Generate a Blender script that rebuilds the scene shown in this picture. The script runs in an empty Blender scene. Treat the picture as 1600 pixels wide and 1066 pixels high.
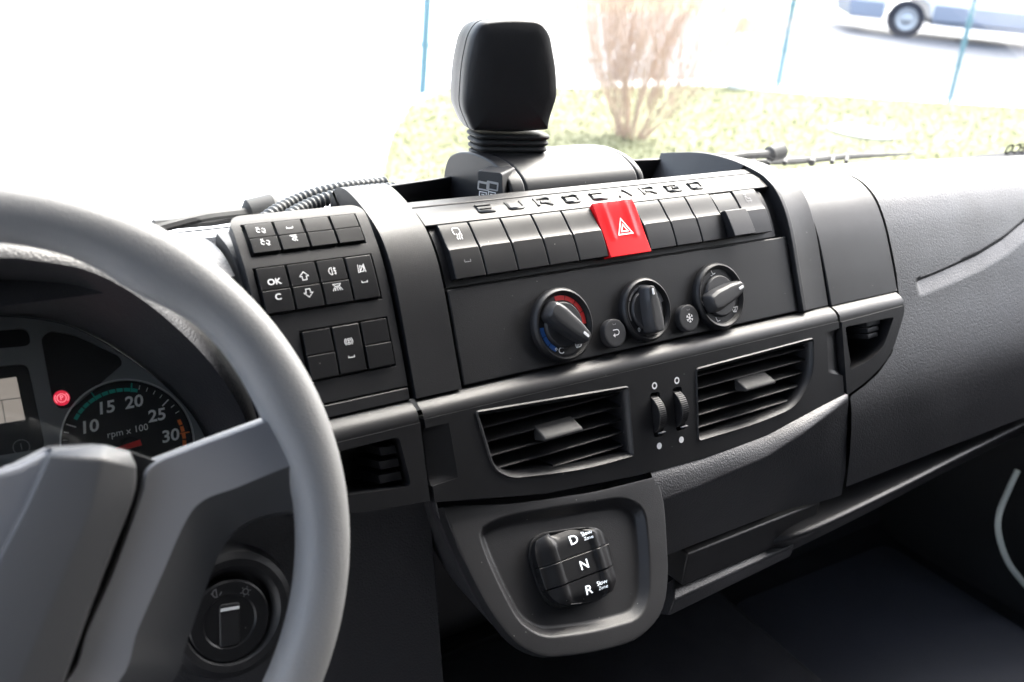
import bpy, bmesh, math, random
from mathutils import Vector, Matrix
random.seed(7)
R_ = math.radians
SC = bpy.context.scene
COL = SC.collection

# ------------------------------------------------------------------ camera
EYE = Vector((0, 0, 2.0))          # eye height above the yard; x = right along the dash, y = forward
_y, _p, _r = R_(38.0), R_(22.8), R_(5.5)
FW = Vector((math.sin(_y)*math.cos(_p), math.cos(_y)*math.cos(_p), -math.sin(_p)))
_r0 = Vector((math.cos(_y), -math.sin(_y), 0))
_u0 = Vector((math.sin(_y)*math.sin(_p), math.cos(_y)*math.sin(_p), math.cos(_p)))
RT = math.cos(_r)*_r0 + math.sin(_r)*_u0
UP = -math.sin(_r)*_r0 + math.cos(_r)*_u0
cd = bpy.data.cameras.new('camera'); cam = bpy.data.objects.new('camera', cd); COL.objects.link(cam)
cd.sensor_width = 36; cd.lens = 36; cd.clip_start = 0.02; cd.clip_end = 400
cam.matrix_world = Matrix(((RT.x, UP.x, -FW.x, EYE.x), (RT.y, UP.y, -FW.y, EYE.y), (RT.z, UP.z, -FW.z, EYE.z), (0, 0, 0, 1)))
cd.dof.use_dof = True; cd.dof.focus_distance = 0.98; cd.dof.aperture_fstop = 6.5
SC.camera = cam

# ------------------------------------------------------------------ world, sun, exposure
SUN_EL, SUN_AZ = 48, 66
w = bpy.data.worlds.new('World'); SC.world = w; w.use_nodes = True
nt = w.node_tree; nt.nodes.clear()
sky = nt.nodes.new('ShaderNodeTexSky'); sky.sky_type = 'NISHITA'; sky.sun_disc = False
sky.sun_elevation = R_(SUN_EL); sky.sun_rotation = R_(SUN_AZ); sky.dust_density = 6.0; sky.air_density = 1.0; sky.ozone_density = 1.0
hs = nt.nodes.new('ShaderNodeHueSaturation'); hs.inputs['Saturation'].default_value = 0.65
bg = nt.nodes.new('ShaderNodeBackground'); bg.inputs['Strength'].default_value = 0.15
out = nt.nodes.new('ShaderNodeOutputWorld')
nt.links.new(sky.outputs[0], hs.inputs['Color']); nt.links.new(hs.outputs[0], bg.inputs[0]); nt.links.new(bg.outputs[0], out.inputs[0])
ld = bpy.data.lights.new('sun', 'SUN'); ld.energy = .8; ld.angle = R_(60); ld.color = (.94, .97, 1)
sun = bpy.data.objects.new('sun', ld); COL.objects.link(sun)
_d = Vector((math.sin(R_(SUN_AZ))*math.cos(R_(SUN_EL)), math.cos(R_(SUN_AZ))*math.cos(R_(SUN_EL)), math.sin(R_(SUN_EL))))
sun.rotation_euler = _d.to_track_quat('Z', 'Y').to_euler()
SC.view_settings.view_transform = 'Standard'; SC.view_settings.look = 'None'
SC.view_settings.gamma = 1; SC.view_settings.exposure = 3.2; SC.view_settings.use_curve_mapping = False

# ------------------------------------------------------------------ materials
def mat(name, col, rough=.5, grain=None, spec=.5, metal=0, vary=0, coat=0, trans=0, emis=None, dust=False):
    m = bpy.data.materials.new(name); m.use_nodes = True
    n = m.node_tree.nodes; l = m.node_tree.links; b = n['Principled BSDF']
    b.inputs['Base Color'].default_value = (*col, 1); b.inputs['Roughness'].default_value = rough
    b.inputs['Specular IOR Level'].default_value = spec; b.inputs['Metallic'].default_value = metal
    b.inputs['Coat Weight'].default_value = coat
    if emis: b.inputs['Emission Color'].default_value = (*emis[0], 1); b.inputs['Emission Strength'].default_value = emis[1]
    tc = n.new('ShaderNodeTexCoord')
    if vary:
        no = n.new('ShaderNodeTexNoise'); no.inputs['Scale'].default_value = vary[0]; no.inputs['Detail'].default_value = 6
        mx = n.new('ShaderNodeMix'); mx.data_type = 'RGBA'
        mx.inputs[6].default_value = (*col, 1); mx.inputs[7].default_value = (*vary[1], 1)
        rp = n.new('ShaderNodeMapRange'); rp.inputs[1].default_value = .35; rp.inputs[2].default_value = .65
        l.new(tc.outputs['Object'], no.inputs['Vector']); l.new(no.outputs[0], rp.inputs[0]); l.new(rp.outputs[0], mx.inputs[0]); l.new(mx.outputs[2], b.inputs['Base Color'])
    if grain:
        kind, scale, strength, dist = grain
        if kind == 'leather':
            t = n.new('ShaderNodeTexVoronoi'); t.feature = 'SMOOTH_F1'; t.inputs['Scale'].default_value = scale; t.inputs['Smoothness'].default_value = .35
            wv = n.new('ShaderNodeTexNoise'); wv.inputs['Scale'].default_value = scale*.35
            ad = n.new('ShaderNodeVectorMath'); ad.operation = 'MULTIPLY_ADD'; ad.inputs[1].default_value = (.0012,)*3
            l.new(tc.outputs['Object'], wv.inputs['Vector']); l.new(wv.outputs['Color'], ad.inputs[0]); l.new(tc.outputs['Object'], ad.inputs[2]); l.new(ad.outputs[0], t.inputs['Vector'])
        else:
            t = n.new('ShaderNodeTexNoise'); t.inputs['Scale'].default_value = scale; t.inputs['Detail'].default_value = 3
            l.new(tc.outputs['Object'], t.inputs['Vector'])
        bp = n.new('ShaderNodeBump'); bp.inputs['Strength'].default_value = strength; bp.inputs['Distance'].default_value = dist
        if kind == 'leather': bp.invert = True
        l.new(t.outputs[0], bp.inputs['Height']); l.new(bp.outputs[0], b.inputs['Normal'])
        # uneven sheen: light wear and dust in the roughness
        no2 = n.new('ShaderNodeTexNoise'); no2.inputs['Scale'].default_value = 14; no2.inputs['Detail'].default_value = 8
        r2 = n.new('ShaderNodeMapRange'); r2.inputs[1].default_value = .3; r2.inputs[2].default_value = .7
        r2.inputs[3].default_value = max(.05, rough*.9); r2.inputs[4].default_value = rough*1.1
        l.new(tc.outputs['Object'], no2.inputs['Vector']); l.new(no2.outputs[0], r2.inputs[0]); l.new(r2.outputs[0], b.inputs['Roughness'])
    if dust:   # sparse specks of dust on the plastic
        vo = n.new('ShaderNodeTexVoronoi'); vo.inputs['Scale'].default_value = 55; vo.inputs['Randomness'].default_value = 1
        l.new(tc.outputs['Object'], vo.inputs['Vector'])
        lt = n.new('ShaderNodeMath'); lt.operation = 'LESS_THAN'; lt.inputs[1].default_value = .028; l.new(vo.outputs['Distance'], lt.inputs[0])
        ml = n.new('ShaderNodeMath'); ml.operation = 'MULTIPLY'; ml.inputs[1].default_value = .45; l.new(lt.outputs[0], ml.inputs[0])
        mx = n.new('ShaderNodeMix'); mx.data_type = 'RGBA'; mx.inputs[6].default_value = (*col, 1); mx.inputs[7].default_value = (.35, .34, .32, 1)
        l.new(ml.outputs[0], mx.inputs[0]); l.new(mx.outputs[2], b.inputs['Base Color'])
    return m
M = dict(
    satin=mat('satin_black_plastic', (.009, .009, .0102), .47, ('fine', 1300, .35, .0005), spec=.4, dust=True),
    trim=mat('trim_black_plastic', (.008, .008, .0092), .46, ('fine', 1500, .3, .0005), spec=.38, dust=True),
    grain=mat('grained_dash_plastic', (.020, .020, .0225), .44, ('leather', 540, .36, .0008), spec=.6),
    gloss=mat('switch_gloss_plastic', (.008, .008, .009), .40, ('fine', 1500, .08, .0002), spec=.3, dust=True),
    knob=mat('knob_soft_plastic', (.022, .022, .024), .48, ('fine', 2200, .3, .0004)),
    rim=mat('wheel_rim_skin', (.175, .177, .18), .5, ('fine', 800, .7, .0006)),
    hub=mat('wheel_hub_plastic', (.05, .051, .054), .5, ('fine', 1500, .25, .0004)),
    spoke=mat('wheel_grey_plastic', (.16, .165, .178), .45, ('fine', 1500, .1, .0003)),
    dark=mat('deep_black_plastic', (.007, .007, .008), .5, ('fine', 900, .15, .0004)),
    rubber=mat('black_rubber', (.015, .015, .015), .7, ('fine', 700, .2, .0004)),
    hose=mat('grey_corrugated_plastic', (.05, .052, .052), .55),
    face=mat('cluster_face', (.17, .175, .185), .5, ('fine', 900, .25, .0003)),
    dial=mat('dial_black', (.012, .012, .014), .45),
    white=mat('white_print', (.8, .8, .8), .5),
    grey=mat('grey_print', (.18, .18, .19), .5),
    silver=mat('silver_ring', (.55, .56, .58), .3, metal=.8),
    red=mat('red_plastic', (.72, .012, .016), .22, ('fine', 400, .03, .0002)),
    redp=mat('red_print', (.75, .03, .03), .5), bluep=mat('blue_print', (.02, .10, .35), .5),
    greenp=mat('green_print', (.02, .38, .30), .5), orangep=mat('orange_print', (.9, .2, .05), .5), peach=mat('pale_orange', (.85, .58, .36), .7),  # peach is a pale orange for the marker post top
    lamp=mat('lit_red_lamp', (.5, .01, .03), .4, emis=((1, .03, .08), .07)),
    lampw=mat('lit_lamp_symbol', (.8, .2, .25), .4, emis=((1, .30, .36), .11)),
    screen=mat('lit_screen', (.38, .33, .30), .4, emis=((1, .86, .76), .03)),
    glow=mat('lit_lettering', (.8, .85, .9), .4, emis=((.85, .93, 1), .12)),
    carpet=mat('floor_carpet', (.016, .017, .022), .9, ('fine', 500, .6, .002)),
    mat_=mat('lit_rubber_mat', (.045, .05, .065), .5, ('fine', 300, .4, .001)),  # lighter bluish colour stands in for daylight on the footwell floor
    pale=mat('pale_tube', (.62, .66, .62), .4),
    lining=mat('cab_lining', (.10, .10, .10), .9),
    concrete=mat('yard_concrete', (.42, .42, .43), .9, vary=(.6, (.50, .50, .50))),
    asphalt=mat('road_asphalt', (.075, .08, .095), .9, vary=(.8, (.10, .105, .12))),
    soil=mat('lawn_soil', (.135, .15, .065), .95, vary=(.4, (.18, .175, .10))),
    blade=mat('grass_blade', (.125, .155, .050), .7, vary=(.35, (.18, .175, .085))),
    twig=mat('dry_twig', (.40, .30, .24), .8), post=mat('blue_post', (.10, .20, .25), .6),
    vwhite=mat('van_white_paint', (.8, .8, .8), .3, coat=.5), vgrey=mat('van_grey_cladding', (.26, .29, .36), .6),
    tyre=mat('tyre_rubber', (.03, .03, .04), .8), alloy=mat('wheel_alloy', (.4, .42, .45), .4, metal=.6),
    vglass=mat('van_glass', (.03, .04, .05), .1), lens=mat('lamp_lens', (.7, .72, .75), .15),
    kerb=mat('kerb_stone', (.5, .5, .5), .9), iron=mat('manhole_iron', (.3, .3, .3), .7),
)
def glass_mat():
    m = bpy.data.materials.new('windscreen_glass'); m.use_nodes = True; n = m.node_tree.nodes; l = m.node_tree.links; n.clear()
    o = n.new('ShaderNodeOutputMaterial'); mx = n.new('ShaderNodeMixShader'); t = n.new('ShaderNodeBsdfTransparent'); g = n.new('ShaderNodeBsdfGlossy')
    t.inputs[0].default_value = (.93, .96, .95, 1); g.inputs['Roughness'].default_value = .02
    f = n.new('ShaderNodeFresnel'); f.inputs[0].default_value = 1.3
    l.new(f.outputs[0], mx.inputs[0]); l.new(t.outputs[0], mx.inputs[1]); l.new(g.outputs[0], mx.inputs[2]); l.new(mx.outputs[0], o.inputs[0]); return m
M['glass'] = glass_mat()

# ------------------------------------------------------------------ helpers
def thing(name, base, label, cat, group=None):
    o = bpy.data.objects.new(name, None); o.empty_display_size = .05; COL.objects.link(o)
    o.location = Vector(base) + EYE; o['label'] = label; o['category'] = cat
    if group: o['group'] = group
    return o
def rootloc(p):
    v = Vector(p.location)
    while p.parent: p = p.parent; v += p.location
    return v
def obj(name, vf, material, parent=None, bevel=0, sharp=35, seg=2, label=None, solid=0):
    """vf = (verts, faces) in eye coordinates; children keep their parent's frame"""
    verts, faces = vf
    me = bpy.data.meshes.new(name)
    base = rootloc(parent) if parent else EYE
    off = EYE - base
    me.from_pydata([tuple(Vector(v) + off) for v in verts], [], faces); me.validate()
    me.materials.append(M[material] if isinstance(material, str) else material)
    bm = bmesh.new(); bm.from_mesh(me); bmesh.ops.recalc_face_normals(bm, faces=bm.faces) if not solid == -1 else None
    bm.to_mesh(me); bm.free()
    for p in me.polygons: p.use_smooth = True
    me.set_sharp_from_angle(angle=R_(sharp))
    o = bpy.data.objects.new(name, me); COL.objects.link(o)
    if parent: o.parent = parent
    else: o.location = EYE
    if solid > 0:
        s = o.modifiers.new('solid', 'SOLIDIFY'); s.thickness = solid; s.offset = -1
    if bevel:
        b = o.modifiers.new('bevel', 'BEVEL'); b.width = bevel; b.segments = seg; b.limit_method = 'ANGLE'; b.angle_limit = R_(38); b.harden_normals = False
    if solid != -1 and len(me.polygons) < 12000:
        wn = o.modifiers.new('normals', 'WEIGHTED_NORMAL'); wn.keep_sharp = True; wn.weight = 80
    if label: o['label'] = label
    return o
def tag(o, label, cat, group=None):
    o['label'] = label; o['category'] = cat
    if group: o['group'] = group
    return o
def join(*parts):
    V, Fc = [], []
    for v, f in parts:
        k = len(V); V += [tuple(a) for a in v]; Fc += [tuple(i + k for i in q) for q in f]
    return V, Fc
def ray(x, y): return FW + RT*((x-800)/1600) + UP*((533-y)/1600)
class Plane:
    """a physical flat face: origin, u (right), v (up the face), n (out of the face)"""
    def __init__(s, o, tilt, yaw=0):
        t, a = R_(tilt), R_(yaw)
        s.o = Vector(o); s.n = Vector((-math.sin(a)*math.cos(t), -math.cos(a)*math.cos(t), math.sin(t)))
        s.u = Vector((math.cos(a), -math.sin(a), 0)); s.v = s.n.cross(s.u)
        if s.v.z < 0: s.v = -s.v
    def __call__(s, u, v, h=0): return s.o + s.u*u + s.v*v + s.n*h
    def uv(s, px, py, h=0):
        r = ray(px, py); d = s.n.dot(s.o) + h; q = r*(d/s.n.dot(r)) - s.o
        return (q.dot(s.u), q.dot(s.v))
    def px(s, pts, h=0): return [s.uv(*p, h) for p in pts]
def catmull(pts, n=6, closed=False):
    P = [Vector(p) for p in pts]; N = len(P); out = []
    for i in range(N if closed else N-1):
        g = (lambda k: P[k % N]) if closed else (lambda k: P[min(max(k, 0), N-1)])
        a, b, c, d = g(i-1), g(i), g(i+1), g(i+2)
        for j in range(n):
            t = j/n
            out.append(.5*((2*b) + (c-a)*t + (2*a-5*b+4*c-d)*t*t + (3*b-a-3*c+d)*t**3))
    if not closed: out.append(P[-1])
    return out
def rpoly(pts, r=.01, n=5):
    """round the corners of a 2-D polygon"""
    out = []; N = len(pts)
    for i in range(N):
        a, b, c = Vector(pts[i-1]), Vector(pts[i]), Vector(pts[(i+1) % N])
        rr = r[i] if isinstance(r, (list, tuple)) else r
        d1, d2 = (a-b), (c-b); k = min(rr, d1.length*.45, d2.length*.45)
        if k < 1e-5: out.append(tuple(b)); continue
        p, q = b + d1.normalized()*k, b + d2.normalized()*k
        for j in range(n+1):
            t = j/n; out.append(tuple((1-t)**2*p + 2*t*(1-t)*b + t*t*q))
    return out
def area2(P): return sum(P[i-1][0]*P[i][1]-P[i][0]*P[i-1][1] for i in range(len(P)))
def inset(P, d):
    if area2(P) < 0: P = P[::-1]
    out = []; N = len(P)
    for i in range(N):
        a, b, c = Vector(P[i-1]), Vector(P[i]), Vector(P[(i+1) % N])
        e1, e2 = (b-a), (c-b)
        if e1.length < 1e-9 or e2.length < 1e-9: out.append(tuple(b)); continue
        n1, n2 = Vector((-e1.y, e1.x)).normalized(), Vector((-e2.y, e2.x)).normalized()
        m = (n1+n2); m = m.normalized() if m.length > 1e-6 else n1
        out.append(tuple(b + m*(d/max(.4, m.dot(n1)))))
    return out
def rings(f, loops, cap0=False, cap1=True):
    """loops = [(polygon, h)...] stacked rings"""
    V, Fc = [], []; N = len(loops[0][0])
    for P, h in loops:
        for p in P: V.append(f(p[0], p[1], h))
    for k in range(len(loops)-1):
        for i in range(N):
            j = (i+1) % N; Fc.append((k*N+i, k*N+j, (k+1)*N+j, (k+1)*N+i))
    if cap0: Fc.append(tuple(range(N))[::-1])
    if cap1: Fc.append(tuple(range((len(loops)-1)*N, len(loops)*N)))
    return V, Fc
def slab(f, P, h0, h1, b=.001):
    if area2(P) < 0: P = P[::-1]
    return rings(f, [(P, h0), (P, h1-b), (inset(P, b*.3), h1-b*.3), (inset(P, b), h1)], cap0=True)
def frame(f, outer, inner, h0, h1, hin):
    """plate with one opening; both loops resampled to the same count"""
    n = 64; A, B = resample(outer, n), resample(inner, n)
    return rings(f, [(A, h0), (A, h1), (B, h1), (B, hin)], cap1=False)
def resample(P, n, start=None):
    if area2(P) < 0: P = P[::-1]
    c = Vector((sum(p[0] for p in P)/len(P), sum(p[1] for p in P)/len(P)))
    k = min(range(len(P)), key=lambda i: abs(math.atan2(P[i][1]-c.y, P[i][0]-c.x)))
    P = P[k:] + P[:k]; L = [0]
    for i in range(len(P)): L.append(L[-1] + (Vector(P[(i+1) % len(P)])-Vector(P[i])).length)
    out = []
    for j in range(n):
        t = L[-1]*j/n; i = max(k for k in range(len(P)) if L[k] <= t+1e-12)
        a, b = Vector(P[i]), Vector(P[(i+1) % len(P)]); e = L[i+1]-L[i]
        out.append(tuple(a.lerp(b, (t-L[i])/e if e else 0)))
    return out
def fill_holes(f, outer, holes, h, depth_out, depth_in):
    """flat plate with any number of openings (walls go back to the depths given)"""
    bm = bmesh.new(); V, Fc = [], []
    edges = []
    loops = [(outer, depth_out)] + [(q, depth_in) for q in holes]
    for P, _ in loops:
        vs = [bm.verts.new((p[0], p[1], 0)) for p in P]
        edges += [bm.edges.new((vs[i-1], vs[i])) for i in range(len(vs))]
    bmesh.ops.triangle_fill(bm, edges=edges, use_beauty=True)
    bm.verts.index_update()
    V = [f(v.co.x, v.co.y, h) for v in bm.verts]; Fc = [tuple(v.index for v in q.verts) for q in bm.faces]; bm.free()
    k = 0
    for P, dp in loops:
        N = len(P); b0 = len(V); V += [f(p[0], p[1], dp) for p in P]
        Fc += [(k+i, k+(i+1) % N, b0+(i+1) % N, b0+i) for i in range(N)]; k += N
    return V, Fc
def grid(f, us, vs, hf=None, skirt=None, hole=None):
    hf = hf or (lambda u, v: 0)
    nu, nv = len(us), len(vs); V = [f(u, v, hf(u, v)) for u in us for v in vs]
    ok = lambda i, j: 0 <= i < nu-1 and 0 <= j < nv-1 and not (hole and hole((us[i]+us[i+1])/2, (vs[j]+vs[j+1])/2))
    Fc = []; sk = {}
    def low(i, j):
        if (i, j) not in sk: sk[(i, j)] = len(V); V.append(f(us[i], vs[j], skirt))
        return sk[(i, j)]
    for i in range(nu-1):
        for j in range(nv-1):
            if not ok(i, j): continue
            a, b, c, d = i*nv+j, (i+1)*nv+j, (i+1)*nv+j+1, i*nv+j+1
            Fc.append((a, b, c, d))
            if skirt is not None:
                if not ok(i-1, j): Fc.append((a, d, low(i, j+1), low(i, j)))
                if not ok(i+1, j): Fc.append((c, b, low(i+1, j), low(i+1, j+1)))
                if not ok(i, j-1): Fc.append((b, a, low(i, j), low(i+1, j)))
                if not ok(i, j+1): Fc.append((d, c, low(i+1, j+1), low(i, j+1)))
    return V, Fc
def lin(a, b, n): return [a + (b-a)*i/n for i in range(n+1)]
def lathe(f, cu, cv, prof, n=40, cap=True):
    return rings(f, [([(cu+r*math.cos(2*math.pi*i/n), cv+r*math.sin(2*math.pi*i/n)) for i in range(n)], h) for r, h in prof], cap0=False, cap1=cap)
def stroke(f, lines, w, h=.0003):
    """printed line work: flat ribbons on the face f"""
    V, Fc = [], []
    for L in lines:
        L = [Vector(p) for p in L]
        closed = (L[0]-L[-1]).length < 1e-7 and len(L) > 2
        if closed: L = L[:-1]
        N = len(L); k = len(V)
        for i in range(N):
            a = L[i-1] if (i or closed) else L[i]; c = L[(i+1) % N] if (i < N-1 or closed) else L[i]
            e1, e2 = (L[i]-a), (c-L[i])
            if e1.length < 1e-9: e1 = e2
            if e2.length < 1e-9: e2 = e1
            n1, n2 = Vector((-e1.y, e1.x)).normalized(), Vector((-e2.y, e2.x)).normalized()
            m = n1+n2; m = m.normalized() if m.length > 1e-5 else n1
            m = m*(w/2/max(.5, m.dot(n1)))
            V += [f(*(L[i]+m), h), f(*(L[i]-m), h)]
        for i in range(N if closed else N-1):
            j = (i+1) % N; Fc.append((k+2*i, k+2*i+1, k+2*j+1, k+2*j))
    return V, Fc
def arc(cu, cv, r, a0, a1, n=14): return [(cu+r*math.cos(R_(a0+(a1-a0)*i/n)), cv+r*math.sin(R_(a0+(a1-a0)*i/n))) for i in range(n+1)]
def disc(f, cu, cv, r, h, n=16): return [f(cu+r*math.cos(2*math.pi*i/n), cv+r*math.sin(2*math.pi*i/n), h) for i in range(n)], [tuple(range(n))]
def text(f, s, cu, cv, size, h=.0003, shear=0, wide=1, bold=0, mirror=False):
    c = bpy.data.curves.new('t', 'FONT'); c.body = s; c.size = size; c.align_x = 'CENTER'; c.align_y = 'CENTER'; c.shear = shear; c.offset = bold; c.resolution_u = 3
    o = bpy.data.objects.new('t', c); COL.objects.link(o)
    dg = bpy.context.evaluated_depsgraph_get(); me = bpy.data.meshes.new_from_object(o.evaluated_get(dg))
    sgn = -1 if mirror else 1
    V = [f(cu+sgn*v.co.x*wide, cv+v.co.y, h) for v in me.vertices]; Fc = [tuple(p.vertices) for p in me.polygons]
    bpy.data.objects.remove(o); bpy.data.curves.remove(c); bpy.data.meshes.remove(me)
    return V, Fc
def tube(path, rad, n=12, cap=True, closed=False, flat=1.0, upv=Vector((0, 0, 1))):
    P = [Vector(p) for p in path]; N = len(P); V, Fc = [], []
    for i in range(N):
        a, c = (P[i-1], P[(i+1) % N]) if closed else (P[max(i-1, 0)], P[min(i+1, N-1)])
        t = (c-a).normalized(); s = t.cross(upv)
        s = s.normalized() if s.length > 1e-4 else t.orthogonal().normalized(); q = s.cross(t)
        r = rad[i] if isinstance(rad, (list, tuple)) else rad
        for k in range(n):
            an = 2*math.pi*k/n; V.append(P[i] + s*(r*math.cos(an)) + q*(r*flat*math.sin(an)))
    for i in range(N if closed else N-1):
        j = (i+1) % N
        for k in range(n): Fc.append((i*n+k, i*n+(k+1) % n, j*n+(k+1) % n, j*n+k))
    if cap and not closed: Fc.append(tuple(range(n))[::-1]); Fc.append(tuple(range((N-1)*n, N*n)))
    return V, Fc
def box(x0, x1, y0, y1, z0, z1):
    V = [(x, y, z) for x in (x0, x1) for y in (y0, y1) for z in (z0, z1)]
    return V, [(0, 1, 3, 2), (4, 6, 7, 5), (0, 4, 5, 1), (2, 3, 7, 6), (0, 2, 6, 4), (1, 5, 7, 3)]

# ------------------------------------------------------------------ dash cross-section (y, z): the console stands proud of the outer shell
class Profile:
    def __init__(s, pts, n=8):
        P = catmull([Vector((a, b)) for a, b in pts], n); s.P = P; s.S = [0]
        for a, b in zip(P, P[1:]): s.S.append(s.S[-1]+(b-a).length)
    def at(s, t):
        t = min(max(t, 0), s.S[-1]-1e-9); i = max(k for k in range(len(s.S)-1) if s.S[k] <= t)
        a, b = s.P[i], s.P[i+1]; e = (b-a).normalized(); q = a.lerp(b, (t-s.S[i])/(s.S[i+1]-s.S[i]))
        return q, e
    def __call__(s, X, t, h=0):
        q, e = s.at(t)
        return Vector((X, q.x - e.y*h, q.y + e.x*h))
    def sofy(s, y):
        return min(range(len(s.P)), key=lambda i: abs(s.P[i].x-y)) and s.S[min(range(len(s.P)), key=lambda i: abs(s.P[i].x-y))]
PR = Profile([(.6400, -.3764), (.6582, -.3385), (.6764, -.3007), (.6914, -.2764), (.7071, -.2600), (.7214, -.2521), (.7357, -.2479), (.7729, -.2440), (.8214, -.2470), (.885, -.262)])
PP_PTS = [(.5693, -.575), (.5774, -.519), (.5914, -.4697), (.6297, -.396), (.6391, -.3774), (.6587, -.3386), (.6806, -.3007), (.705, -.2743), (.7399, -.2619), (.794, -.268), (.863, -.2876), (1.03, -.345)]
PP = Profile(PP_PTS)
PC = Profile(PP_PTS[4:])
XG, XL, XR, XG2, XC = .4033, .4506, .8930, .9454, 1.0727
PM = Profile([(.6400, -.3764), (.6582, -.3385), (.6782, -.2995), (.6900, -.2800), (.6990, -.2680), (.7075, -.2590), (.7160, -.2505), (.7245, -.2432), (.7320, -.2385), (.7400, -.2350), (.7500, -.2330)])
def prof_px(pf, x, y):
    r = ray(x, y); best = None
    for i in range(len(pf.P)-1):
        a, b = pf.P[i], pf.P[i+1]; e = b-a; n = Vector((0, -e.y, e.x)); k = n.dot(r)
        if abs(k) < 1e-9: continue
        q = r*((n.y*a.x+n.z*a.y)/k); t = ((q.y-a.x)*e.x+(q.z-a.y)*e.y)/e.length_squared
        if -.01 <= t <= 1.01 and (best is None or q.y < best[2]): best = (q.x, pf.S[i]+t*e.length, q.y)
    return best[:2] if best else None
def table(T):
    def f(x):
        if x <= T[0][0]: return T[0][1]
        for (a, p), (b, q) in zip(T, T[1:]):
            if x <= b: return p + (q-p)*(x-a)/(b-a)
        return T[-1][1]
    return f

# ================================================================== DASHBOARD
dash = thing('dashboard', (.67, .70, -.62), 'black truck dashboard with grained passenger side and satin centre console', 'dashboard')
# passenger side shell, with the crease of the lid running across it
xl = table([(-.60, .9495), (-.4695, .9495), (-.4640, .975), (-.455, 1.006), (-.4379, 1.040), (-.4106, 1.0585), (-.395, 1.072), (-.36, 1.0757), (0, 1.0757)])
crease = [prof_px(PP, *p) for p in ((1432, 436), (1470, 421), (1530, 394), (1570, 369), (1600, 343))]
crease.append((crease[-1][0]+.35, crease[-1][1]+.10)); crease_f = table(crease)
SC0 = crease[0][1]
def pass_h(X, d):
    return -.0052*min(1, max(0, (X-crease[0][0])/.006))*(d/.0042 if d < .0042 else max(0, 1-(d-.0042)/.018)) if d > 0 else 0
svals = lin(0, SC0-.04, 60) + lin(SC0-.038, SC0-.024, 4) + lin(SC0-.0222, SC0-.0042, 6) + lin(SC0-.0036, SC0, 5) + lin(SC0+.003, PP.S[-1], 110)
uu = [i/260 for i in range(261)]
def pass_map(u, s, h):
    x0 = xl(PP.at(s)[0].y); X = x0 + (2.05-x0)*u
    cf = crease_f(X); d = SC0-s
    t = s*cf/SC0 if s <= SC0 else cf + (s-SC0)*(PP.S[-1]-cf)/(PP.S[-1]-SC0)
    q = PP(X, t, pass_h(X, max(0, d) if d > 1e-6 else 0) + h)
    q.z -= .020*min(1, max(0, (X-1.22)/.5))*min(1, max(0, (q.y-.66)/.12))
    return q
obj('passenger_panel', grid(pass_map, uu, svals), 'grain', dash, label='grained black passenger side panel with a curved lid crease', sharp=50)
s80 = PP.sofy(.80)
obj('cap_panel', grid(PC, [XG2+.002, XG2+.0032]+lin(XG2+.006, XC-.004, 6)+[XC-.002, XC-.0012], lin(0, PC.sofy(.83), 40), skirt=-.012), 'satin', dash, bevel=.0015, label='smooth satin side cap right of the console')
obj('dash_top', grid(PP, lin(.2, XC, 10), lin(PP.sofy(.88), PP.S[-1], 8)), 'grain', dash)
obj('dash_top', grid(PP, lin(-.9, .279, 30), lin(PP.sofy(.705), PP.S[-1], 40)), 'grain', dash)
# arched ribs left and right of the control panel
sE = PR.S[-1]
PRL = Profile([(.6400, -.3764), (.6582, -.3385), (.6764, -.3007), (.6914, -.2764), (.7071, -.2600), (.7214, -.2515), (.7400, -.2440), (.7600, -.2385), (.7750, -.2368), (.7880, -.2400), (.7960, -.2500), (.7980, -.2700)])
obj('trim_rib', grid(PRL, lin(XG+.0022, XL-.0008, 6), lin(-.0, PRL.S[-1], 80), hf=lambda x, s: .002, skirt=-.03), 'satin', dash, bevel=.003, seg=3)
xrib = table([(0, XG2-.0018), (.20, XG2-.0018), (.26, XG2-.012), (sE, XR+.012)])
def rib_map(u, s, h): return PR(XR+.0008 + (xrib(s)-XR-.0008)*u - (.030 if h < -.02 and u < .01 and s > .185 else 0), s, h)
obj('trim_rib', grid(rib_map, [0, .12, .18, .6, 1], lin(0, sE, 70), hf=lambda u, s: .0045 if u < .14 else (.001 if u < .5 else -.001), skirt=-.05), 'satin', dash, bevel=.0015)
# console body under the fascias
obj('console_body', grid(PR, lin(.283, XG2, 6), lin(0, .182, 40), hf=lambda x, s: -.009, skirt=-.03), 'dark', dash)
# strip with the raised letters, then storage tray behind it
top = obj('top_strip', grid(PR, lin(XL+.001, XR-.0005, 20), lin(.1432, .1700, 14), hf=lambda x, s: .0005, skirt=-.008), 'satin', dash, bevel=.0008)
obj('top_edge', grid(PR, lin(XL+.001, XR-.0005, 20), lin(.1706, .1830, 6), hf=lambda x, s: .0008, skirt=-.03), 'satin', dash, bevel=.0015)
LET = {'E': [[(1, .0), (.12, .0), (0, .12), (0, .88), (.12, 1), (1, 1)], [(0, .5), (.9, .5)]],
       'U': [[(0, 1), (0, .14), (.14, 0), (.86, 0), (1, .14), (1, 1)]],
       'R': [[(0, 0), (0, 1), (.88, 1), (1, .86), (1, .55), (.88, .42), (.25, .42)], [(.55, .42), (1, 0)]],
       'O': [[(.14, 0), (0, .14), (0, .86), (.14, 1), (.86, 1), (1, .86), (1, .14), (.86, 0), (.14, 0)]],
       'C': [[(1, 0), (.14, 0), (0, .14), (0, .86), (.14, 1), (1, 1)]],
       'A': [[(0, 0), (.42, 1), (.6, 1), (1, 0)]],
       'G': [[(1, 1), (.14, 1), (0, .86), (0, .14), (.14, 0), (1, 0), (1, .5), (.5, .5)]]}
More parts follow.
